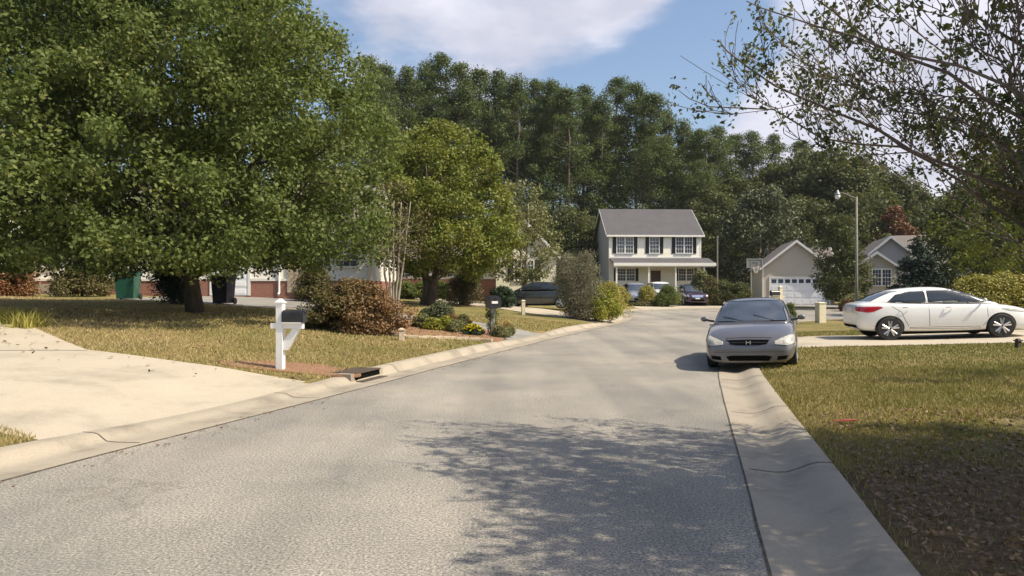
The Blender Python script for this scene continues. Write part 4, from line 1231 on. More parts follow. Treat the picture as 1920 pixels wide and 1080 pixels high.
def car(name, label, loc, rotz, P, paint, group=None, detail=2, cat='car', pitch=0, roll=0):
    o = thing(name, label, cat, loc, rotz, group)
    if pitch or roll: o.rotation_euler = (roll, pitch, rotz)
    wb2 = P['wb'] / 2; r = P['r']; hw = P['w']
    cut = []
    for x in (wb2, -wb2):
        for s in (-1, 1):
            c = MB(); c.lathe([(r * 1.13, 0), (r * 1.13, .32)] if s > 0 else [(r * 1.13, -.32), (r * 1.13, 0)], 40, 'y', (x, s * (hw - .27) if s > 0 else -(hw - .27), r * 1.0))
            cut.append(c)
    low = loft([lower_section(*q) for q in P['low']])
    zmax = P['H']
    cab = loft([cabin_section(*q, zmax) for q in P['cab']])
    m1 = eval_mesh(low, detail, cut); m2 = eval_mesh(cab, detail)
    body = bpy.data.meshes.new('body'); bm = bmesh.new(); bm.from_mesh(m1); bm.from_mesh(m2)
    for f in bm.faces: f.smooth = True; f.material_index = 0
    bm.to_mesh(body); bm.free(); body.materials.clear(); body.materials.append(M[paint])
    try: body.set_sharp_from_angle(angle=R(38))
    except Exception: pass
    bo = link('body', body, o)
    for s in (-1, 1):
        for x in (wb2, -wb2):
            wheel(o, x, s * (hw - .105), r, .19, 5, s, P.get('rim', 'alloy'))
    # dark well liners
    lm = MB()
    for x in (wb2, -wb2): lm.b(x - r * 1.0, x + r * 1.0, -hw + .30, hw - .30, P['clear'] - .03, r * 1.9)
    lm.b(-wb2, wb2, -hw * .8, hw * .8, P['clear'] - .05, P['clear'] + .1)
    lm.build('underbody', M['dark'], o)
    cs = Caster([m1, m2])
    FR = dict(n=(1, 0, 0), u=(0, 1, 0), v=(0, 0, 1)); RE = dict(n=(-1, 0, 0), u=(0, 1, 0), v=(0, 0, 1))
    def grown(ol, k=.018):
        cx_ = sum(p[0] for p in ol) / len(ol); cz_ = sum(p[1] for p in ol) / len(ol)
        return [(p[0] + math.copysign(k, p[0] - cx_), p[1] + math.copysign(k, p[1] - cz_)) for p in ol]
    cs.patch(grown(P['screen']), name='screen_seal', mat_=M['dark'], parent=o, off=.002, **FR)
    cs.patch(P['screen'], name='windscreen', mat_=M['screen_glass'], parent=o, **FR)
    cs.patch(P['rear_glass'], name='rear_window', mat_=M['car_glass'], parent=o, **RE)
    for s in (-1, 1):
        for ol in P['side_glass']:
            cs.patch(grown(ol, .016), (0, s, 0), (1, 0, 0), (0, 0, 1), 'window_seal', M['dark'], o, off=.0015)
            cs.patch(ol, (0, s, 0), (1, 0, 0), (0, 0, 1), 'side_window', M['car_glass'], o, off=.004)
        if 'headlight' in P:
            a = R(28); n_ = (math.cos(a), s * math.sin(a), 0); u_ = (math.sin(a) * -1 * s, math.cos(a), 0)
            # outline is given as (sideways, z) with sideways positive outwards
            hl = cs.patch([(s * p[0], p[1]) for p in P['headlight']], n_, u_, (0, 0, 1), 'headlight', M['lens'], o, off=.010, step=.04, origin=(P.get('fx', 2.1), 0, 0))
            if 'hl_inner' in P:
                for ol in P['hl_inner']: cs.patch([(s * p[0], p[1]) for p in ol], n_, u_, (0, 0, 1), 'reflector', M['grey_metal'], hl, off=.014, step=.03, origin=(P.get('fx', 2.1), 0, 0))
        if 'tail' in P:
            a = R(42); n_ = (-math.cos(a), s * math.sin(a), 0); u_ = (math.sin(a) * s, math.cos(a), 0)
            cs.patch([(s * p[0], p[1]) for p in P['tail']], n_, u_, (0, 0, 1), 'tail_light', M['red_lens'], o, off=.008, step=.04, origin=(P.get('rx', -2.15), 0, 0))
        for x0, zc in P.get('handles', []):
            hm = MB(); hm.tube([(x0 - .10, s * (hw + .0), zc), (x0 - .05, s * (hw + .028), zc + .004), (x0 + .05, s * (hw + .028), zc + .006), (x0 + .10, s * (hw + .0), zc + .002)], .014, 6)
            hm.build('door_handle', M[P.get('handle_mat', paint)], o, smooth=True)
        for line in P.get('gaps', []):
            for (xa, za), (xb, zb_) in zip(line[:-1], line[1:]):
                dx_, dz_ = xb - xa, zb_ - za; ll = math.hypot(dx_, dz_); nx_, nz_ = -dz_ / ll * .005, dx_ / ll * .005
                cs.patch([(xa - nx_, za - nz_), (xb - nx_, zb_ - nz_), (xb + nx_, zb_ + nz_), (xa + nx_, za + nz_)], (0, s, 0), (1, 0, 0), (0, 0, 1), 'door_gap', M['dark'], o, off=.0015, step=.08)
        mx0, mz0 = P['mirror']
        mm = MB(); ys = s * (hw + .10)
        mm.box((mx0, ys, mz0), (.10, .20, .13), taper=.85)
        me = eval_mesh(mm, 2); me.polygons.foreach_set('use_smooth', [True] * len(me.polygons)); me.materials.clear(); me.materials.append(M[P.get('mirror_mat', paint)])
        mo = link('mirror', me, o)
        sm = MB(); sm.tube([(mx0 + .03, s * (hw - .10), mz0 - .05), (mx0, s * (hw + .03), mz0 - .03)], .025, 6); sm.build('mirror_arm', M['black_metal'], mo)
    for nm, mt, ol, off in P.get('front', []): cs.patch(ol, name=nm, mat_=M[mt], parent=o, off=off, step=.05, **FR)
    for nm, mt, ol, off in P.get('rear', []): cs.patch(ol, name=nm, mat_=M[mt], parent=o, off=off, step=.05, **RE)
    for nm, mt, mbb in P.get('extra', []): mbb.build(nm, M[mt], o)
    return o, cs


def mir(pts): return [(-a, b) for a, b in reversed(pts)]


badge = MB()   # letter-shaped emblem in the grille
for a, b, c, d_ in ((-.045, -.028, .535, .61), (.028, .045, .535, .61), (-.028, .028, .565, .581)): badge.b(2.20, 2.232, a, b, c, d_)
CIVIC = dict(wb=2.62, r=.31, w=.858, H=.50, clear=.20,
    low=[(-2.22, .60, .42, .74, .01), (-2.18, .76, .30, .92, .01), (-2.02, .82, .25, .99, .02), (-1.5, .85, .22, .985, .02), (-.9, .858, .20, .955, .01), (0, .858, .19, .93, .0), (.7, .857, .19, .925, .01),
         (1.05, .856, .20, .92, .02), (1.35, .852, .20, .885, .035), (1.65, .842, .19, .82, .045), (1.92, .825, .18, .74, .045), (2.09, .79, .17, .665, .035), (2.18, .74, .165, .60, .02), (2.22, .67, .17, .54, .0), (2.24, .56, .22, .47, .0)],
    cab=[(-1.84, .60, .56, .90, .97), (-1.66, .72, .57, .90, 1.045), (-1.2, .77, .58, .90, 1.30), (-.85, .785, .585, .90, 1.385), (-.3, .79, .59, .90, 1.415), (.15, .79, .59, .90, 1.40), (.42, .785, .585, .90, 1.345), (.85, .77, .58, .90, 1.11), (1.18, .73, .57, .88, .945), (1.26, .68, .56, .87, .915)],
    screen=[(-.68, .955), (.68, .955), (.655, 1.04), (.575, 1.30), (.55, 1.335), (.4, 1.355), (-.4, 1.355), (-.55, 1.335), (-.575, 1.30), (-.655, 1.04)],
    rear_glass=[(-.62, 1.05), (.62, 1.05), (.52, 1.33), (-.52, 1.33)],
    side_glass=[[(-1.38, 1.0), (-.28, .965), (-.30, 1.335), (-.75, 1.325), (-1.12, 1.22)], [(-.20, .965), (.82, .955), (.45, 1.25), (.2, 1.33), (-.22, 1.335)]],
    headlight=[(.36, .535), (.56, .515), (.82, .555), (.90, .63), (.86, .70), (.70, .695), (.52, .645), (.38, .59)],
    hl_inner=[[(.50, .55), (.60, .555), (.62, .62), (.52, .60)], [(.68, .58), (.78, .59), (.78, .66), (.69, .65)]],
    tail=[(.55, .72), (.85, .74), (.9, .90), (.6, .92)],
    front=[('grille', 'dark', [(-.37, .60), (-.33, .54), (-.20, .52), (.20, .52), (.33, .54), (.37, .60), (.28, .61), (-.28, .61)], .006),
           ('grille_trim', 'paint_grey', [(-.40, .632), (-.38, .612), (0, .620), (.38, .612), (.40, .632), (0, .645)], .02),
           ('grille_bar', 'black_metal', [(-.33, .56), (.33, .56), (.33, .572), (-.33, .572)], .012),
           ('lower_intake', 'dark', [(-.42, .30), (-.36, .215), (.36, .215), (.42, .30), (.30, .32), (-.30, .32)], .006),
           ('fog_recess', 'dark', [(.50, .225), (.67, .25), (.70, .32), (.52, .305)], .006), ('fog_recess', 'dark', mir([(.50, .225), (.67, .25), (.70, .32), (.52, .305)]), .006),
           ('bumper_crease', 'black_metal', [(-.64, .385), (.64, .385), (.64, .393), (-.64, .393)], .002),
           ('hood_gap', 'dark', [(-.42, .652), (0, .664), (.42, .652), (.42, .658), (0, .670), (-.42, .658)], .003)],
    extra=[('emblem', 'chrome', badge)], handles=[(-.55, .86), (.42, .85)], mirror=(.80, 1.0), mirror_mat='paint_grey',
    gaps=[[(-.25, .95), (-.25, .30), (.72, .28), (.95, .45), (.92, .92)], [(-.25, .30), (-.88, .32), (-.98, .60), (-1.25, .95)]])
wip = MB(); wip.tube([(1.20, .45, .955), (1.0, .05, 1.075)], .008, 5); wip.tube([(1.22, -.15, .955), (1.02, -.55, 1.06)], .008, 5)
CIVIC['extra'].append(('wiper', 'black_metal', wip))

# the grey car stands half on the kerb, facing the camera
head = R(180 + 69)          # +x of the car model points along this heading
ccx, ccy = X(1417, 15.75), 15.75
hzr = 0.06
GREY, csg = car('parked_car', 'grey sedan parked facing the camera with two wheels on the grass', (ccx, ccy, .03), head, CIVIC, 'paint_grey', roll=R(-2.2) * -1)
GREY.scale = (.97, .97, .935)

corolla_low = [(-2.31, .56, .48, .78, .01), (-2.27, .74, .36, .96, .01), (-2.12, .81, .27, 1.06, .01), (-1.7, .85, .24, 1.07, .01), (-1.35, .872, .22, 1.04, .01), (-.6, .885, .20, 1.0, .0), (0, .888, .19, .975, .0), (.7, .885, .19, .955, .0),
               (1.05, .88, .20, .945, .02), (1.35, .875, .20, .91, .035), (1.7, .85, .20, .85, .045), (2.0, .80, .19, .77, .04), (2.18, .72, .19, .69, .02), (2.27, .62, .20, .62, .0), (2.30, .48, .26, .52, .0)]
CORO = dict(wb=2.70, r=.325, w=.888, H=.49, clear=.20, low=[(a if a > -1.7 else -1.7 + (a + 1.7) * .72, b, c, d_, e) for a, b, c, d_, e in corolla_low],
    cab=[(-1.92, .60, .56, .95, 1.045), (-1.78, .74, .58, .95, 1.10), (-1.35, .79, .59, .93, 1.32), (-.95, .80, .60, .93, 1.40), (-.4, .805, .60, .92, 1.435), (.1, .80, .60, .92, 1.42), (.45, .795, .59, .91, 1.345), (.9, .775, .585, .90, 1.13), (1.3, .74, .57, .89, .975), (1.42, .68, .55, .87, .93)],
    screen=[(-.70, .97), (.70, .97), (.58, 1.33), (.4, 1.38), (-.4, 1.38), (-.58, 1.33)],
    rear_glass=[(-.62, 1.10), (.62, 1.10), (.52, 1.36), (-.52, 1.36)],
    side_glass=[[(-1.36, 1.065), (-.42, 1.01), (-.42, 1.345), (-.78, 1.335), (-1.12, 1.245)], [(-.34, 1.01), (.95, .965), (.98, 1.0), (.45, 1.27), (.15, 1.345), (-.34, 1.35)]],
    headlight=[(.42, .66), (.70, .67), (1.0, .74), (1.08, .80), (.8, .80), (.5, .72)], hl_inner=[[(.6, .69), (.75, .70), (.75, .76), (.62, .73)]],
    tail=[(.42, .86), (.80, .79), (.90, .81), (1.06, .92), (1.0, .955), (.45, .955)],
    front=[('grille', 'dark', [(-.5, .42), (-.4, .30), (.4, .30), (.5, .42), (.4, .47), (-.4, .47)], .006), ('upper_grille', 'chrome', [(-.42, .66), (.42, .66), (.42, .70), (-.42, .70)], .006)],
    rear=[('number_plate', 'trim', [(-.17, .80), (.17, .80), (.17, .93), (-.17, .93)], .006), ('rear_valance', 'dark', [(-.6, .36), (.6, .36), (.6, .44), (-.6, .44)], .004)],
    handles=[(-.93, .90), (.12, .875)], mirror=(.92, 1.05), handle_mat='chrome',
    gaps=[[(-.38, 1.0), (-.38, .30), (.86, .28), (1.03, .5), (1.02, .93)], [(-.38, .30), (-.86, .32), (-1.0, .62), (-1.05, .78), (-1.42, 1.04)], [(-.86, .345), (.86, .33)]])
Dw = 20.3
wx = X(1777, 19.6)
zr = hz(wx - 1.35, Dw); zf2 = hz(wx + 1.35, Dw)
WS, _ = car('parked_car', 'white sedan parked side-on in the right-hand driveway', (wx, Dw, (zr + zf2) / 2 + .004), R(-9), CORO, 'paint_white', pitch=-math.atan2(zf2 - zr, 2.7))
WS.scale = (1, 1, .94)


SUV = dict(wb=2.7, r=.36, w=.92, H=.70, clear=.24,
    low=[(-2.25, .74, .42, .9, .0), (-2.2, .86, .32, 1.02, .0), (-2.0, .90, .28, 1.05, .0), (0, .92, .25, 1.05, .0), (1.1, .92, .25, 1.04, .02), (1.7, .90, .25, 1.0, .03), (2.05, .86, .24, .94, .03), (2.2, .78, .26, .82, .0), (2.25, .66, .36, .70, .0)],
    cab=[(-2.2, .78, .66, 1.0, 1.15), (-2.1, .83, .68, 1.0, 1.5), (-1.8, .85, .69, 1.0, 1.68), (-.5, .85, .69, 1.0, 1.72), (.2, .85, .69, 1.0, 1.68), (.5, .84, .68, 1.0, 1.58), (.9, .82, .67, 1.0, 1.25), (1.15, .78, .65, .98, 1.06)],
    screen=[(-.74, 1.10), (.74, 1.10), (.66, 1.56), (-.66, 1.56)], rear_glass=[(-.66, 1.15), (.66, 1.15), (.6, 1.5), (-.6, 1.5)],
    side_glass=[[(-1.9, 1.12), (-1.1, 1.1), (-1.1, 1.56), (-1.75, 1.55)], [(-1.0, 1.1), (-.2, 1.1), (-.2, 1.6), (-1.0, 1.58)], [(-.1, 1.1), (.8, 1.1), (.35, 1.55), (-.1, 1.6)]],
    headlight=[(.5, .70), (.85, .72), (.95, .86), (.6, .85)], tail=[(.7, .8), (.95, .8), (.95, 1.1), (.7, 1.1)],
    front=[('grille', 'chrome', [(-.4, .66), (.4, .66), (.45, .82), (-.45, .82)], .006), ('lower_intake', 'dark', [(-.5, .36), (.5, .36), (.5, .5), (-.5, .5)], .006), ('number_plate', 'trim', [(-.17, .53), (.17, .53), (.17, .62), (-.17, .62)], .012)],
    mirror=(.75, 1.15))
def far_car(label, px, D, rot, P, paint, roof=None):
    x = X(px, D)
    car('parked_car', label, (x, D, hz(x, D) if True else 0), rot, P, paint, group=None, detail=1)
far_car('silver car facing forwards behind the yellow bush in front of the porch', 1192, 60.5, R(-90), SUV, 'paint_silver')
far_car('dark plum car parked at the right end of the porch', 1297, 59.8, R(-92), SUV, 'paint_plum')
far_car('pale cream car half hidden by the round green shrub before the porch', 1238, 62, R(-88), SUV, 'paint_white')
car('parked_car', 'black car parked in front of the cream gable, behind the twiggy shrub', (X(1008, 40.5), 40.5, gz(X(1008, 40.5), 40.5)), R(172), CIVIC | {'front': [], 'extra': []}, 'paint_black', detail=1)


# ------------------------------------------------------------ trees and plants
tree('tree', 'huge round leafy pear tree filling the upper left above the shaded lawn', 'tree', (-9.75, 23.0, gz(-9.75, 23)), M['leaf_big'], M['bark'],
     seed=11, h0=1.35, h1=14.4, rx=6.15, ry=6.9, prof=lambda t: max(0.02, (min(1, .80 + t * 3.0)) * (1 - max(0, t - .2) ** 1.7 * 1.6)), n_clump=1350, clump_r=0.70, per=225, leaf=0.115, trunk_r=0.21, trunk_top=0.8,
     n_limb=60, crown_shift=(-0.1, -1.6), inner=0.12, flat=0.75, lump=0.13, limb_low=0.2, shell=0.6)
tree('tree', 'round yellow-green maple with a short dark forked trunk, next along from the huge pear tree', 'tree', (X(800, 36), 36, gz(X(800, 36), 36)), M['leaf_mid'], M['bark'],
     seed=21, h0=1.5, h1=8.5, rx=3.55, prof=lambda t: max(0.02, (min(1, .5 + t * 3.2)) * math.sqrt(max(0, 1 - max(0, (t - .15) / .87) ** 2.0))), n_clump=330, clump_r=0.62, per=190, leaf=0.14, trunk_r=0.2, n_limb=34, inner=0.35, forks=2, crown_shift=(.8, 0), shell=0.6)
tree('tree', 'loose pale green tree standing before the cream gable', 'tree', (X(985, 42), 42, gz(X(985, 42), 42)), M['leaf_pale'], M['bark_pale'],
     seed=31, h0=1.4, h1=6.9, rx=2.1, prof=lambda t: max(0.02, min(1, .6 + t * 2) * math.sqrt(max(0, 1 - max(0, (t - .2) / .83) ** 2))), n_clump=150, clump_r=0.42, per=62, leaf=0.15, trunk_r=0.1, n_limb=30, inner=0.2, forks=2, crown_shift=(-.3, 0))
tree('tree', 'thin multi-stemmed pale-barked tree with sparse olive leaves behind the rusty bush', 'tree', (X(738, 27.5), 27.5, gz(X(738, 27.5), 27.5)), M['leaf_olive'], M['bark_pale'],
     seed=41, h0=1.9, h1=4.9, rx=1.35, prof=egg(.8, .5), n_clump=80, clump_r=0.33, per=26, leaf=0.11, trunk_r=0.045, n_limb=40, inner=0.2, forks=5, r_limb=0.6, trunk_top=.75)
tree('tree', 'green tree at the left edge in front of the brick wing', 'tree', (-23.5, 32.0, gz(-23.5, 32)), M['leaf_mid'], M['bark'],
     seed=51, h0=1.8, h1=7.2, rx=3.2, prof=egg(.7, .6), n_clump=130, clump_r=0.6, per=80, leaf=0.17, trunk_r=0.14, n_limb=18)
tree('tree', 'tall dark tree behind the brick wing at the left edge', 'tree', (-27, 43.0, gz(-27, 43)), M['leaf_wood'], M['bark'],
     seed=52, h0=3, h1=19, rx=6, prof=egg(.7, .6), n_clump=200, clump_r=1.2, per=110, leaf=0.3, trunk_r=0.3, n_limb=14)
tree('tree', 'dark bushy tree right of the white garage door', 'tree', (X(1577, 54), 54, gz(X(1577, 54), 54)), M['leaf_wood'], M['bark'],
     seed=61, h0=.7, h1=6.6, rx=2.15, prof=lambda t: max(.02, (1 - .72 * t) * min(1, .55 + t * 3)), n_clump=170, clump_r=0.5, per=80, leaf=0.16, trunk_r=0.13, n_limb=30, inner=.25)
tree('tree', 'brown-leaved tree standing behind the dark bushy one at the garage', 'tree', (X(1540, 61), 59, gz(X(1540, 61), 59)), M['leaf_olive'], M['bark'],
     seed=62, h0=1.4, h1=5.0, rx=1.4, prof=egg(), n_clump=50, clump_r=0.4, per=50, leaf=0.14, trunk_r=0.08, n_limb=20) if False else None
tree('tree', 'rusty red tree rising behind the grey house gables', 'tree', (X(1680, 78), 78, gz(X(1680, 78), 78)), M['leaf_red'], M['bark'],
     seed=71, h0=4.0, h1=10.6, rx=2.9, prof=lambda t: max(.02, (1 - t) ** .9 * min(1, .5 + 4 * t)), n_clump=120, clump_r=0.6, per=60, leaf=0.26, trunk_r=0.15, n_limb=10)
tree('tree', 'broad sage-green tree behind the basketball hoop', 'tree', (X(1425, 76), 76, gz(X(1425, 76), 76)), M['leaf_sage'], M['bark_pale'],
     seed=81, h0=1.0, h1=11.6, rx=5.0, prof=egg(.6, .5), n_clump=300, clump_r=0.9, per=90, leaf=0.28, trunk_r=0.2, n_limb=20)
tree('tree', 'round dark green tree at the left of the two-storey house', 'tree', (X(1070, 80), 80, gz(X(1070, 80), 80)), M['leaf_wood'], M['bark'],
     seed=82, h0=1.2, h1=9.4, rx=2.9, prof=egg(.6, .5), n_clump=220, clump_r=0.8, per=90, leaf=0.26, trunk_r=0.2, n_limb=14)
tree('tree', 'dark dense tree at the right edge behind the golden hedge', 'tree', (X(1905, 40), 40, gz(X(1905, 40), 40)), M['leaf_wood'], M['bark'],
     seed=83, h0=1.5, h1=9.6, rx=4.0, prof=egg(.6, .5), n_clump=230, clump_r=0.8, per=90, leaf=0.22, trunk_r=0.2, n_limb=14)
tree('tree', 'olive tree with yellowing leaves at the right edge above the hedge', 'tree', (X(1915, 31), 31, gz(X(1915, 31), 31)), M['leaf_mid'], M['bark'],
     seed=84, h0=1.6, h1=7.4, rx=2.6, prof=egg(.7, .55), n_clump=150, clump_r=0.5, per=80, leaf=0.14, trunk_r=0.12, n_limb=24)
tree('tree', 'dark low tree between the spruce and the golden hedge', 'tree', (X(1815, 52), 52, gz(X(1815, 52), 52)), M['leaf_dark'], M['bark'],
     seed=85, h0=.5, h1=6.3, rx=3.3, prof=egg(.5, .5), n_clump=180, clump_r=0.7, per=80, leaf=0.2, trunk_r=0.15, n_limb=14)
# bluish spruce
tree('spruce_tree', 'bluish conical spruce behind the white sedan', 'tree', (X(1722, 46), 46, gz(X(1722, 46), 46)), M['needle_blue'], M['bark'],
     seed=91, h0=.3, h1=4.7, rx=2.05, prof=lambda t: max(.03, (1 - t) ** .85 * min(1, .7 + 3 * t)), n_clump=240, clump_r=0.36, per=80, leaf=0.13, trunk_r=0.1, trunk_top=.97, n_limb=60, inner=.15, flat=.45, lump=.12)


# pines and the wood behind
def pine_proto(seed, hgt, bare, rx, n_clump, dense=1.0, leaf=.28):
    rng = np.random.default_rng(seed); C = []; Rr = []
    while len(C) < n_clump:
        t = rng.random() ** .85; z = bare + t * (hgt - bare)
        pr = (math.sin(PI * min(1, t * .88 + .12) ** .9)) ** .55 * (1 - .25 * t)
        a = rng.random() * 6.28; rr = (.1 + .9 * rng.random() ** .6) * pr * (1 + .28 * math.sin(3 * a + seed + 9 * t))
        C.append((math.cos(a) * rr * rx, math.sin(a) * rr * rx, z)); Rr.append((.7 + .8 * rng.random()) * (1.35 - .4 * t))
    C = np.array(C); LV = leaf_quads(C, np.array(Rr) * 1.05, int(200 * dense), leaf, rng, up=.4, flat=.7, aspect=.45, shell=.5)
    mb = MB(); n = 10; px = np.cumsum(rng.normal(size=n) * .14); py = np.cumsum(rng.normal(size=n) * .14)
    tp = [(px[i] - px[0], py[i] - py[0], -.4 + (hgt * .97 + .4) * i / (n - 1)) for i in range(n)]
    rad = [.30 * (1 - .8 * i / (n - 1)) for i in range(n)]
    mb.tube(tp, rad, 8)
    for j in rng.choice(n_clump, min(n_clump, 40), replace=False):
        c = C[j]; zs = max(bare * .9, c[2] - .25 * math.hypot(c[0], c[1]) - .2); k = min(n - 1.01, (zs + .4) / (hgt * .97 + .4) * (n - 1)); i0 = int(k); s_ = np.array(tp[i0]) * (1 - k + i0) + np.array(tp[i0 + 1]) * (k - i0)
        mb.tube(curve_pts(s_, c, rng, 4, wob=.05), [.075, .05, .035, .015], 4, cap=False)
    for q in range(6):                      # dead stubs below the crown
        zs = bare * (.35 + .6 * rng.random()); a = rng.random() * 6.28; mb.tube([(0, 0, zs), (math.cos(a) * 1.1, math.sin(a) * 1.1, zs + .2)], [.04, .012], 4, cap=False)
    return mb, LV


PINE_LABEL = 'tall dark pine in the wood rising behind the houses'
PG = 'pines of the wood behind the houses'
protos = []
for i, (hg, br, rx_, nc) in enumerate(((26, 11, 3.6, 70), (26, 8, 4.2, 84), (26, 13, 3.3, 56), (26, 6, 3.9, 84), (26, 10, 4.6, 80))):
    mb, LV = pine_proto(100 + i, hg, br, rx_, nc)
    o = thing('pine_tree', PINE_LABEL, 'tree', (0, 0, 0), 0, PG)
    mb.build('trunk', M['bark_pine'], o, smooth=True, recalc=False)
    link('crown', quad_mesh('crown', LV, M['needle']), o); protos.append(o)
used = set()
prng = random.Random(7)


ORD = 'first second third fourth fifth sixth seventh eighth ninth tenth eleventh twelfth thirteenth fourteenth fifteenth sixteenth seventeenth eighteenth nineteenth twentieth twenty-first'.split()


def place_pine(px, pytop, D, v=None, lab=None):
    v = prng.randrange(5) if v is None else v
    x = X(px, D); z = gz(x, D); hgt = Z(pytop, D) - z; sc = hgt / 26.6
    rot = prng.random() * 6.28; wsc = 0.55 + .45 * sc
    p = protos[v]
    if v not in used:
        used.add(v); o = p; o.location = (x, D, z); o.rotation_euler = (0, 0, rot); o.scale = (wsc, wsc, sc)
    else: o = copy_tree(p, (x, D, z), rot, None, (wsc, wsc, sc))
    o['label'] = lab or 'pine in the back row of the wood, behind the skyline pines'
    return o


skyline = [(690, 105), (722, 118), (762, 122), (800, 112), (826, 96), (862, 118), (900, 126), (935, 130), (968, 138), (1003, 146), (1035, 150), (1062, 162), (1096, 158), (1128, 175), (1158, 142), (1192, 155), (1222, 172), (1250, 205), (1282, 224), (1312, 240), (1346, 236)]
for i, (px, py) in enumerate(skyline):
    D = 88 + (i * 7 % 11)
    lab = 'tall dark pine, %s from the left along the front row of the wood' % ORD[i]
    place_pine(px, py, D, i % 5, lab)
for i in range(22):
    px = 640 + i * 33 + prng.uniform(-12, 12); py = np.interp(px, [640, 830, 1100, 1250, 1350], [125, 130, 180, 235, 265]) + prng.uniform(5, 45)
    place_pine(px, py, 100 + prng.random() * 12)
for i, (px, py) in enumerate([(1410, 246), (1452, 250), (1500, 262), (1378, 250)]): place_pine(px, py, 96 + i * 2, (i * 2) % 5, ['lower open-topped pine at the right end of the skyline, above the garage', 'slim pine at the right of the skyline, right of the garage ridge', 'rightmost pine on the skyline, left of the overhanging branches', 'leftmost of the four lower pines at the right end of the skyline'][i])

WL = 'broad dark broadleaf tree of the wood at the right'
WG = 'broadleaf trees of the wood'
wp = []
for i in range(3):
    wp.append(tree('tree', WL, 'tree', (0, 0, -500), M['leaf_wood'], M['bark'], WG, seed=200 + i, h0=1.0, h1=14, rx=5.2, prof=egg(.62, .5), n_clump=230, clump_r=1.05, per=150, leaf=0.32, trunk_r=0.25, n_limb=16, lump=.25))
wused = set()


def place_wood(px, pytop, D, i, wide=1.0, lab=None):
    x = X(px, D); z = gz(x, D); sc = (Z(pytop, D) - z) / 14.4; rot = prng.random() * 6.28; w_ = (0.5 + .5 * sc) * wide
    if i % 3 not in wused: wused.add(i % 3); o = wp[i % 3]; o.location = (x, D, z); o.rotation_euler = (0, 0, rot); o.scale = (w_, w_, sc)
    else: o = copy_tree(wp[i % 3], (x, D, z), rot, None, (w_, w_, sc))
    o['label'] = lab or WL


for i, (px, py, D) in enumerate([(1500, 285, 92), (1545, 262, 90), (1590, 275, 88), (1632, 298, 90), (1672, 318, 88), (1715, 345, 88), (1752, 385, 86), (1795, 398, 84), (1850, 375, 80), (1915, 340, 74), (1960, 350, 74), (1460, 300, 95),
                                 (1610, 350, 82), (1510, 360, 84), (1380, 330, 92), (1340, 350, 86), (1650, 400, 80), (1740, 440, 76)]):
    place_wood(px, py, D, i, 1.0, 'dark broadleaf tree of the wood at the right, %s from the left' % ORD[sorted([1500,1545,1590,1632,1672,1715,1752,1795,1850,1915,1960,1460,1610,1510,1380,1340,1650,1740]).index(px)])
WL = 'low dark broadleaf tree under the pines of the wood'
for i in range(24):
    px = 600 + i * 34; D = 84 + (i * 5 % 9)
    if 1150 < px < 1330: D = 90
    place_wood(px, 400 + (i * 37 % 50) - (25 if i % 3 else 0), D, i, 1.0)
WL = 'dark tree showing only through gaps behind the left-hand houses'
for i in range(10):
    place_wood(-60 + i * 75, 330 + (i * 53 % 90), 64 + (i * 7 % 10), i, 1.1)
WL = 'farthest dark tree filling the gaps at the back of the wood'
for i in range(22): place_wood(560 + i * 68, 385 + (i * 29 % 40), 122 + (i * 7 % 9), i, 1.35)

# shrubs
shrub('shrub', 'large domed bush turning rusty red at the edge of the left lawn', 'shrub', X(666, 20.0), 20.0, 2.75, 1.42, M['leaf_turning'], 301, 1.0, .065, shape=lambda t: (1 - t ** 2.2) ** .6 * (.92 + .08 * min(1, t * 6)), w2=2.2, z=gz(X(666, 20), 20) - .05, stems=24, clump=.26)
shrub('shrub', 'dark rounded evergreen shrub just left of the big tree trunk', 'shrub', X(322, 27), 27, 1.5, 1.6, M['leaf_dark'], 302, leaf=.08)
shrub('hedge', 'clipped green hedge behind the maple trunk', 'hedge', X(785, 44.5), 44.5, 3.9, 1.05, M['leaf_big'], 303, leaf=.1, w2=1.0, shape=lambda t: 1 - .1 * t)
shrub('shrub', 'round black-green clipped bush behind the black mailbox', 'shrub', X(941, 38), 38, 1.6, 1.0, M['leaf_dark'], 304, leaf=.08)
shrub('shrub', 'tall grey twiggy shrub with few leaves near the bend of the kerb', 'shrub', X(1083, 33), 33, 2.2, 3.0, M['leaf_grey'], 305, .10, .05, stems=230, twig='twig', shape=lambda t: .25 + .75 * math.sin(PI * min(1, t * .8 + .08)) ** .7, clump=.4)
shrub('shrub', 'bright lime-yellow feathery bush at the bend of the kerb', 'shrub', X(1124, 33.5) - .05, 33.5, 2.1, 1.45, M['leaf_lime'], 306, .9, .075, stems=30, shape=lambda t: (1 - t ** 1.6) ** .6)
shrub('shrub', 'pale yellow-green bush behind the lime-yellow one', 'shrub', X(1152, 40) - .2, 40.5, 1.9, 1.7, M['leaf_gold'], 307, .8, .08)
shrub('shrub', 'yellow bush with dark base in front of the silver car', 'shrub', X(1163, 57), 57.3, 1.6, 1.45, M['leaf_gold'], 308, .8, .09)
shrub('shrub', 'small golden bush between the silver and the pale cream car', 'shrub', X(1214, 58), 58.2, 1.5, 1.55, M['leaf_gold'], 309, .8, .09)
shrub('shrub', 'round dark green shrub on the island bed before the porch', 'shrub', X(1253, 56.5), 56.8, 2.0, 1.6, M['leaf_big'], 310, .9, .09)
shrub('ground_shrub', 'low brown planting under the cars before the porch', 'shrub', X(1215, 56.6), 56.9, 3.2, .4, M['leaf_olive'], 311, .8, .09, w2=1.0)
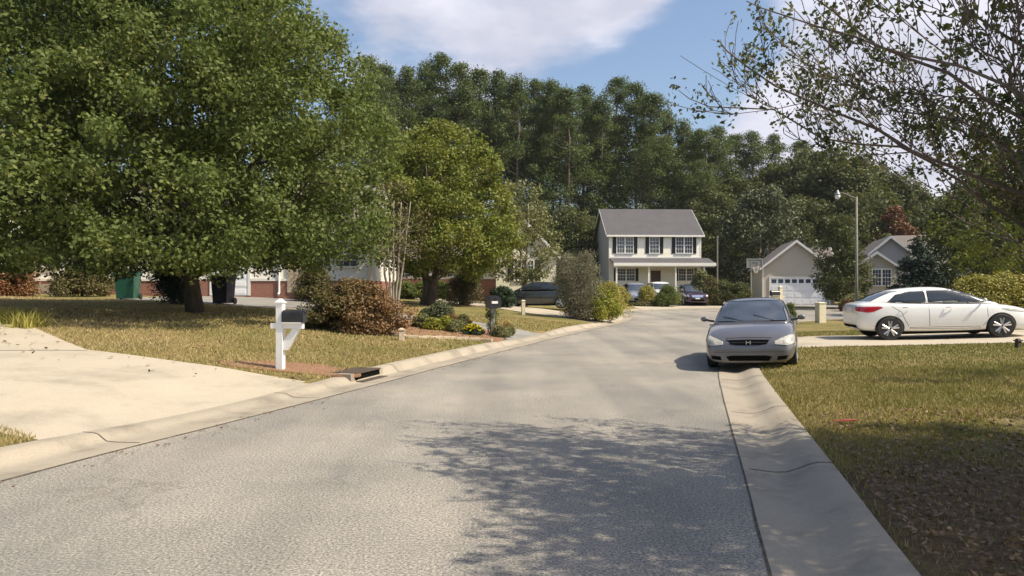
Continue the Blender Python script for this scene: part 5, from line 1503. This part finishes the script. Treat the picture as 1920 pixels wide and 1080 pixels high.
for i, (px, w, hh, mt, lb) in enumerate(((1345, 2.0, 2.3, 'leaf_olive', 'yellowish shrub at the left end of the hedge by the two-storey house'), (1372, 2.4, 1.9, 'leaf_wood', 'dull green shrub left of the basketball pole'), (1405, 2.2, 1.8, 'leaf_wood', 'dull green shrub at the foot of the basketball pole'), (1328, 1.4, 2.9, 'leaf_pale', 'tall pale shrub at the right corner of the porch'))):
    shrub('shrub', lb, 'shrub', X(px, 57), 59.5, w, hh, M[mt], 320 + i, .9, .12)
shrub('shrub', 'small orange-tan bush at the foot of the street lamp', 'shrub', X(1592, 50), 50, 1.2, .85, M['leaf_rust'], 330, .8, .09)
shrub('shrub', 'low olive shrub right of the street lamp', 'shrub', X(1622, 49), 50.5, 2.2, 1.2, M['leaf_pale'], 331, .8, .1)
for i, (px, w, hh, lb) in enumerate(((1835, 1.9, 1.72, 'golden-green feathery shrub at the left end of the hedge behind the white sedan'), (1893, 2.0, 1.75, 'golden-green feathery shrub in the middle of the hedge behind the white sedan'), (1950, 2.1, 1.8, 'golden-green feathery shrub cut off by the right edge'))):
    shrub('shrub', lb, 'shrub', X(px, 27), 27.2, w, hh, M['leaf_gold'], 340 + i, .9, .085, stems=26, shape=lambda t: (1 - t ** 2) ** .5 * .95 + .05)
shrub('sapling', 'little green sapling beside the cream mailbox post', 'sapling', X(1481, 30.4), 30.4, .55, .85, M['leaf_big'], 350, .5, .07)
shrub('shrub', 'reddish straggly bush against the brick wing at the left edge', 'shrub', X(20, 31.5), 31.5, 2.2, 1.5, M['leaf_rust'], 351, .7, .09)
shrub('shrub', 'brown dry bush before the brick wall left of the green bin', 'shrub', X(155, 33), 33, 2.6, 1.4, M['leaf_olive'], 352, .6, .09)
shrub('shrub', 'tan bush in front of the brick wall right of the downspout', 'shrub', X(590, 33.5), 33.5, 1.8, 1.5, M['leaf_olive'], 353, .8, .08)
shrub('shrub', 'leafless brown bush on the lawn before the pale driveway', 'shrub', X(868, 36), 38.5, 1.9, 1.7, M['leaf_olive'], 354, .25, .08, stems=60, twig='twig')
shrub('shrub', 'small grey leafless bush at the back of the flower bed', 'shrub', X(822, 23.6), 23.6, 1.0, .75, M['leaf_sage'], 355, .35, .05, stems=50, twig='twig')

# flower bed
rngb = random.Random(5)
bed = [(790, 22.6, .6, .42, 'leaf_pale'), (812, 22.2, .55, .34, 'leaf_lime'), (835, 22.4, .6, .40, 'leaf_lime'), (855, 22.0, .55, .36, 'leaf_pale'), (868, 22.7, .55, .46, 'leaf_olive'), (800, 23.4, .6, .5, 'leaf_sage'), (845, 23.2, .6, .4, 'leaf_rust')]
BL = ['pale green plant at the left end of the flower bed', 'lime plant in front of the grey-green plant of the bed', 'taller lime plant at the middle of the flower bed', 'pale plant touching the yellow flower mound', 'olive plant behind the yellow flower mound', 'grey-green plant at the back left of the flower bed', 'rusty plant at the back of the flower bed']
for (px, D, w, hh, mt), lb in zip(bed, BL):
    o = shrub('bed_plant', lb, 'plant', X(px, D), D, w, hh, M[mt], int(px), .8, .055, group='leafy plants of the flower bed', stems=8, clump=.13)
for px, D, w, hh in ((887, 21.6, .62, .30),):
    o = shrub('flower_mound', 'mound of bright yellow flowers at the foot of the leafy mailbox post', 'flowers', X(px, D), D, w, hh, M['leaf_dark'], 361, .8, .04, clump=.1)
    rng = np.random.default_rng(9); C = []
    for q in range(150):
        a = rng.random() * 6.28; rr = rng.random() ** .5; C.append((math.cos(a) * rr * w * .5, math.sin(a) * rr * w * .5, hh * (math.sqrt(max(0, 1 - rr * rr * .85)) + .03)))
    link('blossom', quad_mesh('blossom', leaf_quads(np.array(C), np.full(150, .025), 6, .04, rng, up=1.2), M['petal']), o)
for px, D, lb in ((938, 21.6, 'nearest the kerb'), (945, 22.0, 'in the middle of the three'), (952, 22.6, 'farthest from the kerb')):
    o = shrub('bed_plant', 'rust and yellow flowering plant right of the leafy mailbox, ' + lb, 'plant', X(px, D), D, .45, .33, M['leaf_pale'], int(px), .7, .045, group='flowering plants at the end of the bed', clump=.1)
    rng = np.random.default_rng(px); C = rng.normal(size=(30, 3)) * .12 + np.array([0, 0, .26])
    link('blossom', quad_mesh('blossom', leaf_quads(C, np.full(30, .02), 6, .045, rng, up=1), M['petal_red']), o)
# pale edging of the bed
eb = MB(); pp = catmull([(X(700, 20.4), 20.4), (X(760, 19.5), 19.5), (X(830, 19.9), 19.9), (X(900, 20.2), 20.2), (X(938, 20.0), 20.0)], .3)
for a, b in zip(pp[:-1], pp[1:]):
    c = (a + b) / 2; eb.box((c[0], c[1], gz(c[0], c[1]) + .02), (np.linalg.norm(b - a) * .97, .09, .09), rz=math.atan2(b[1] - a[1], b[0] - a[0]))
tag(eb.build('garden_edging', M['tan_stone'], bevel=.01), 'pale stone edging along the front of the flower bed', 'edging')
# mulch of the bed and round the mailbox
for pts, nm in (([(-4.6, 12.35), (-5.0, 12.7), (-4.3, 13.35), (-3.3, 13.4), (-2.7, 12.9), (-2.55, 12.5), (-2.95, 12.35), (-3.6, 12.3)], 'mulch'), ([(X(700, 20.5), 20.5), (X(760, 19.6), 19.6), (X(830, 20), 20), (X(900, 20.3), 20.3), (X(935, 20.4), 20.4), (X(940, 22.5), 22.5), (X(880, 24.4), 24.4), (X(770, 24.4), 24.4)], 'mulch')):
    V, Fc = cdt_sheet(catmull(pts + [pts[0]], .2)[:-1], .2, lambda x, y: H(x, y, np.maximum(road_dist(x, y), .8)) + .012, .05)
    mb = MB(); mb.v = V; mb.f = Fc; mb.m = [0] * len(Fc); tag(mb.build(nm, M['mulch'], recalc=False), kind='structure')

# spiky yellow lily clumps beside the front driveway
for i, (px, D) in enumerate(((52, 15.6), (22, 16.4), (-8, 17.2), (38, 16.3))):
    x = X(px, D); rng = np.random.default_rng(400 + i); n = 190
    P_ = np.stack([rng.normal(size=n) * .16, rng.normal(size=n) * .16, np.zeros(n)], -1)
    m_ = quad_mesh('leaves', blades(P_, .27, .016, rng, 1.2), M['leaf_gold'], 3)
    o = link('lily_clump', m_); o.location = (x, D, gz(x, D)); tag(o, 'spiky yellowing lily clump beside the front driveway, ' + ('nearest the street', 'third from the street', 'farthest left', 'second from the street')[i], 'plant', 'lily clumps at the lawn edge')

# grass blades: dense close by, thinner and coarser farther off
rng = np.random.default_rng(77)
allB = []; bb = []


def strip(x0, x1, y0, y1, dens, h_, w_):
    n = int((x1 - x0) * (y1 - y0) * dens)
    x = x0 + (x1 - x0) * rng.random(n); y = y0 + (y1 - y0) * rng.random(n)
    ok = np.abs(x) < .85 * y + 2.2
    x, y = x[ok], y[ok]
    d = road_dist(x, y); ok = d * (1 + .12 * (1 - side_w(x, y))) > .755
    for p in DRIVES.values():
        p = np.array(p); ins = inside(p, x, y); ok &= ~ins
    for c_ in ((-3.7, 12.85, .75, .45),): ok &= (((x - c_[0]) / c_[2]) ** 2 + ((y - c_[1]) / c_[3]) ** 2) > .8
    x, y, d = x[ok], y[ok], d[ok]; lit = (x > 1.8) & (rng.random(len(x)) < .90 * ss(7.7, 5.9, y + .5 * np.sin(2.1 * x + 1) + .35 * np.sin(5.3 * x + 3 * y))); x, y, d = x[~lit], y[~lit], d[~lit]; z = H(x, y, d)
    allB.append(blades(np.stack([x, y, z], -1), h_, w_, rng, .9))


strip(1.5, 5.0, 3.2, 8, 4200, .032, .005)
strip(2.5, 12.0, 8, 13, 1900, .035, .007)
strip(3.5, 20.0, 13, 24, 500, .035, .012)
strip(-7.5, -1.0, 6, 10, 1800, .035, .006)
strip(-16.0, 1.0, 10, 17, 900, .035, .010)
strip(-22.0, 5.0, 17, 30, 200, .04, .018)
g_ = link('grass', quad_mesh('grass', np.concatenate(allB), M['blade'], 3)); tag(g_, kind='stuff')

# fallen leaves and straw
n = 11000
x = 1.6 + 7 * rng.random(n); y = 3.2 + 5.5 * rng.random(n) ** 1.3
keepp = rng.random(n) < np.clip(1.5 - (y - 3) / 5.5, .05, 1)
x, y = x[keepp], y[keepp]; d = road_dist(x, y); ok = d > .8; x, y, d = x[ok], y[ok], d[ok]
C = np.stack([x, y, H(x, y, d) + .035], -1)
lv = [leaf_quads(C, np.full(len(C), .01), 1, .042, rng, up=1.6)]
n = 700; x = -14 + 15 * rng.random(n); y = 11 + 12 * rng.random(n); d = road_dist(x, y); ok = d > .8; x, y, d = x[ok], y[ok], d[ok]
lv.append(leaf_quads(np.stack([x, y, H(x, y, d) + .04], -1), np.full(len(x), .01), 1, .07, rng, up=1.6))
# straw drift in the left gutter
m_ = 900; k = rng.integers(10, len(EDGE) // 2 - 30, m_); o_ = -.05 - np.abs(rng.normal(size=m_)) * .16
q = EDGE[k] + NO[k] * o_[:, None] + rng.normal(size=(m_, 2)) * .05
C = np.stack([q[:, 0], q[:, 1], np.full(m_, .012)], -1)
lv.append(leaf_quads(C, np.full(m_, .004), 1, .035, rng, up=3))
tag(link('fallen_leaves', quad_mesh('fallen_leaves', np.concatenate(lv), M['dead_leaf'])), kind='stuff')
m = MB(); m.box((0, 0, .01), (.20, .022, .010), rz=R(5)); m.box((.1, .03, .012), (.16, .05, .01), rz=R(-20))
o = m.build('ribbon', plain('red_plastic', (.30, .05, .035), .7), loc=(X(1578, 8.0), 8.0, gz(X(1578, 8.0), 8.0) + .03)); tag(o, 'short strip of red ribbon lying on the near right lawn', 'ribbon')

# ------------------------------------------------------------ overhanging tree at the right
BX, BY = 8.8, 4.8
bz = gz(BX, BY)
o = thing('tree', 'sparse-leaved tree whose bare dark branches overhang the upper right of the street', 'tree', (BX, BY, bz))
rng = np.random.default_rng(900)
tb = MB(); fork = np.array([0, 0, 1.9])
tb.tube([(0, 0, -.2), (0, .03, .2), (.05, 0, 1.0), (0, 0, 2.0), (-.1, .1, 3.2), (-.1, .1, 4.8), (0, 0, 6.4)], [.26, .2, .17, .16, .13, .09, .03], 10)
LC = []; LR = []


SHX, SHY = sun_dir.x / sun_dir.z, sun_dir.y / sun_dir.z
LOWE = ([1200, 1280, 1400, 1540, 1700, 1800, 1920, 2060], [190, 232, 240, 290, 355, 415, 450, 475])
LEFT = ([-60, 0, 80, 110, 150, 215, 480], [1340, 1360, 1310, 1262, 1240, 1255, 1500])


def fits(p):
    """crown pruned to view outlines; unseen limbs shaped for the shadow they cast"""
    w = p + np.array([BX, BY, bz])
    sx, sy = w[0] - SHX * w[2], w[1] - SHY * w[2]
    seen = w[1] > 1 and 1240 < 960 + F * w[0] / w[1] < 1930 and 0 < 541 - F * (w[2] - CAMZ) / w[1] < 480
    if not seen and (w[0] < 6.5 or w[1] < 9.3):
        if sy > 9.5 + .1 * math.sin(7 * sx): return False
        if sx < np.interp(sy, [2.5, 4, 5.2, 6, 6.9, 7.6, 8.4, 8.8, 9.3], [-.1, -.35, -.15, -.5, -1.15, -.75, -.8, .1, 1.2]): return False
    if w[1] > .6:
        px, py = 960 + F * w[0] / w[1], 541 - F * (w[2] - CAMZ) / w[1]
        if px < 2060 and py > np.interp(px, *LOWE): return False
        if -60 < py < 480 and px < np.interp(py, *LEFT): return False
        if px < 1360 and py < 0: return w[2] > 4.0
    return True


def limb(pts, r0, kids=7, depth=0, dens=1.0, spread=.55):
    pts = catmull(pts, .25)
    n = len(pts); rad = [max(.0034, r0 * (1 - .88 * i / (n - 1))) for i in range(n)]
    pts = pts + rng.normal(size=pts.shape) * np.minimum(.012, .006 + r0 * .1)
    tb.tube(pts, rad, 6 if r0 > .02 else 4, cap=False)
    Ln = np.sum(np.linalg.norm(np.diff(pts, axis=0), axis=1))
    if depth < (3 if dens != 1.5 or True else 3):
        for q in range(kids):
            t = .18 + .8 * (q + rng.random()) / kids; i = min(n - 2, int(t * (n - 1))); d_ = pts[i + 1] - pts[i]; d_ /= np.linalg.norm(d_) + 1e-6
            side = rng.normal(size=3); side -= d_ * (side @ d_); side /= np.linalg.norm(side) + 1e-6
            side[2] = abs(side[2]) if rng.random() < .6 else side[2]; dd = d_ * .8 + side * spread + np.array([0, 0, .12]); dd /= np.linalg.norm(dd)
            l2 = Ln * (.42 - .2 * t) * (.7 + .6 * rng.random()) if depth == 0 else Ln * .5 * (.6 + .6 * rng.random())
            l2 = max(.18, min(l2, 1.5 if r0 > .052 and dens > 1.2 else 1.1)); a = pts[i]; b = a + dd * l2 * .5 + rng.normal(size=3) * .05 * l2; c = a + dd * l2 + np.array([0, 0, .06 * l2]) + rng.normal(size=3) * .08 * l2
            if not fits(c): continue
            limb([a, b, c], max(.005, rad[i] * .5), 5 if depth == 0 else 4, depth + 1, dens, spread)
    if depth == 0 and dens < 1.6:
        for t in np.linspace(.55, 1, 12): LC.append(pts[min(n - 1, int(t * (n - 1)))] + rng.normal(size=3) * .05); LR.append(.09)
    if depth >= 1:
        for t in np.linspace(.35, 1, 3 if depth < 3 else 2):
            if rng.random() < (.22 if dens in (1.0, 1.1, .9) else .21 if dens == 1.5 else .30) * dens: LC.append(pts[min(n - 1, int(t * (n - 1)))]); LR.append(.06 + .09 * rng.random())


def ip(px, py, D):
    D = D * .745
    return np.array([X(px, D) - BX, D - BY, Z(py, D) - bz])


s0 = np.array([0, 0, 2.0]); s1 = np.array([-.05, .05, 2.8]); s2_ = np.array([-.1, .1, 3.6])
limb([s0, ip(2200, 470, 7.4), ip(1960, 380, 7.8), ip(1800, 320, 8.1), ip(1640, 245, 8.5), ip(1520, 190, 8.8), ip(1400, 130, 9.0), ip(1345, 75, 9.1)], .042, 18, 0, 1.5)
limb([s0, ip(2200, 520, 7.8), ip(1930, 430, 8.4), ip(1800, 345, 8.8), ip(1690, 280, 9.2), ip(1540, 262, 9.6), ip(1450, 206, 9.8), ip(1330, 200, 9.9), ip(1272, 172, 10)], .032, 20, 0, 1.5)
limb([s0, ip(2150, 380, 6.9), ip(1930, 235, 7.2), ip(1780, 140, 7.5), ip(1640, 80, 7.8), ip(1560, 20, 8.0), ip(1480, -50, 8.2)], .042, 18, 0, 1.0)
limb([s1, ip(2150, 330, 6.2), ip(1900, 165, 6.6), ip(1720, 110, 7.0), ip(1600, 70, 7.3), ip(1480, 35, 7.5), ip(1400, 5, 7.7)], .036, 18, 0, 1.0)
limb([s0, ip(2180, 560, 8.2), ip(1960, 470, 9.0), ip(1860, 440, 9.6), ip(1760, 385, 10), ip(1700, 330, 10.3)], .028, 15, 0, 1.3)
limb([s0, ip(2100, 420, 7.0), ip(1900, 290, 7.4), ip(1800, 230, 7.7), ip(1680, 205, 8.0), ip(1570, 150, 8.3), ip(1470, 100, 8.5)], .032, 18, 0, 1.1)
limb([s1, ip(2100, 200, 6.6), ip(1920, 90, 7.0), ip(1820, 20, 7.2), ip(1760, -80, 7.4)], .04, 14, 0, .9)
for tgt in ((3.3, 3.6, 4.5), (3.05, 4.2, 4.5), (3.5, 4.1, 5.0), (3.1, 3.1, 4.3), (3.9, 3.6, 4.6), (4.0, 2.3, 4.4), (3.3, 2.7, 4.4), (3.5, 3.4, 4.7), (4.3, 1.9, 4.5), (3.9, 2.8, 5.2), (4.6, 3.3, 5.0), (3.1, 5.0, 4.6), (3.5, 6.3, 5.0), (3.7, 3.6, 4.8), (4.2, 2.4, 5.2), (5, 1.4, 5), (4.4, 4.6, 5.8), (5.6, 3.2, 6.2), (6.6, 1.4, 6), (5.4, 5.8, 5.8), (7.2, 5.2, 6.4), (8.6, 1, 6), (10.5, 2, 5.6), (11.5, 4.0, 5.6), (10.2, 6.2, 5.2), (8.2, 6.2, 5.4), (8.8, 4.6, 7.2), (4.2, .8, 4.8), (11.2, 10.4, 5.0), (12.6, 10.6, 5.4), (6.2, 2.6, 5.0), (6.8, 4.2, 5.4)):  # limbs out of view, added to cast the dappled shade on road and lawn
    t = np.array(tgt) - np.array([BX, BY, bz]); st = np.array([0, 0, 2.0 + rng.random() * 1.8]); md = st + (t - st) * .5 + np.array([0, 0, .35])
    limb([st, md, t], .055, 11, 0, 1.9 if tgt[2] > 4.9 else 1.3, .75)
LC = np.array(LC); LR = np.array(LR); _k = np.array([fits(p) for p in LC]); LC = LC[_k]; LR = LR[_k]
tb.build('trunk', M['bark_branch'], o, smooth=True, recalc=False)
hi = (LC[:, 2] + bz - CAMZ) > .40 * (LC[:, 1] + BY)          # clusters above the view: fewer, larger leaves to shape the shadow flecks
LV = np.concatenate([leaf_quads(LC[~hi], LR[~hi] * 1.15, 15, .045, rng, up=.2), leaf_quads(LC[hi], LR[hi] * 1.15, 6, .082, rng, up=.4)])
link('crown', quad_mesh('crown', LV, M['leaf_over']), o)
print('leaf clusters', len(LC), 'hi', hi.sum())

# ------------------------------------------------------------ thin air haze over the whole place
hm, ht, hb, ho = new_mat('haze_air')
for l_ in list(ht.links): ht.links.remove(l_)
ht.nodes.remove(hb); pv = ht.nodes.new('ShaderNodeVolumePrincipled')
pv.inputs['Color'].default_value = (.93, .95, 1, 1); pv.inputs['Density'].default_value = 0.00018; pv.inputs['Anisotropy'].default_value = .3
ht.links.new(pv.outputs[0], ho.inputs['Volume'])
m = MB(); m.b(-420, 420, -220, 720, -2.0, 42); tag(m.build('haze', hm), kind='stuff')
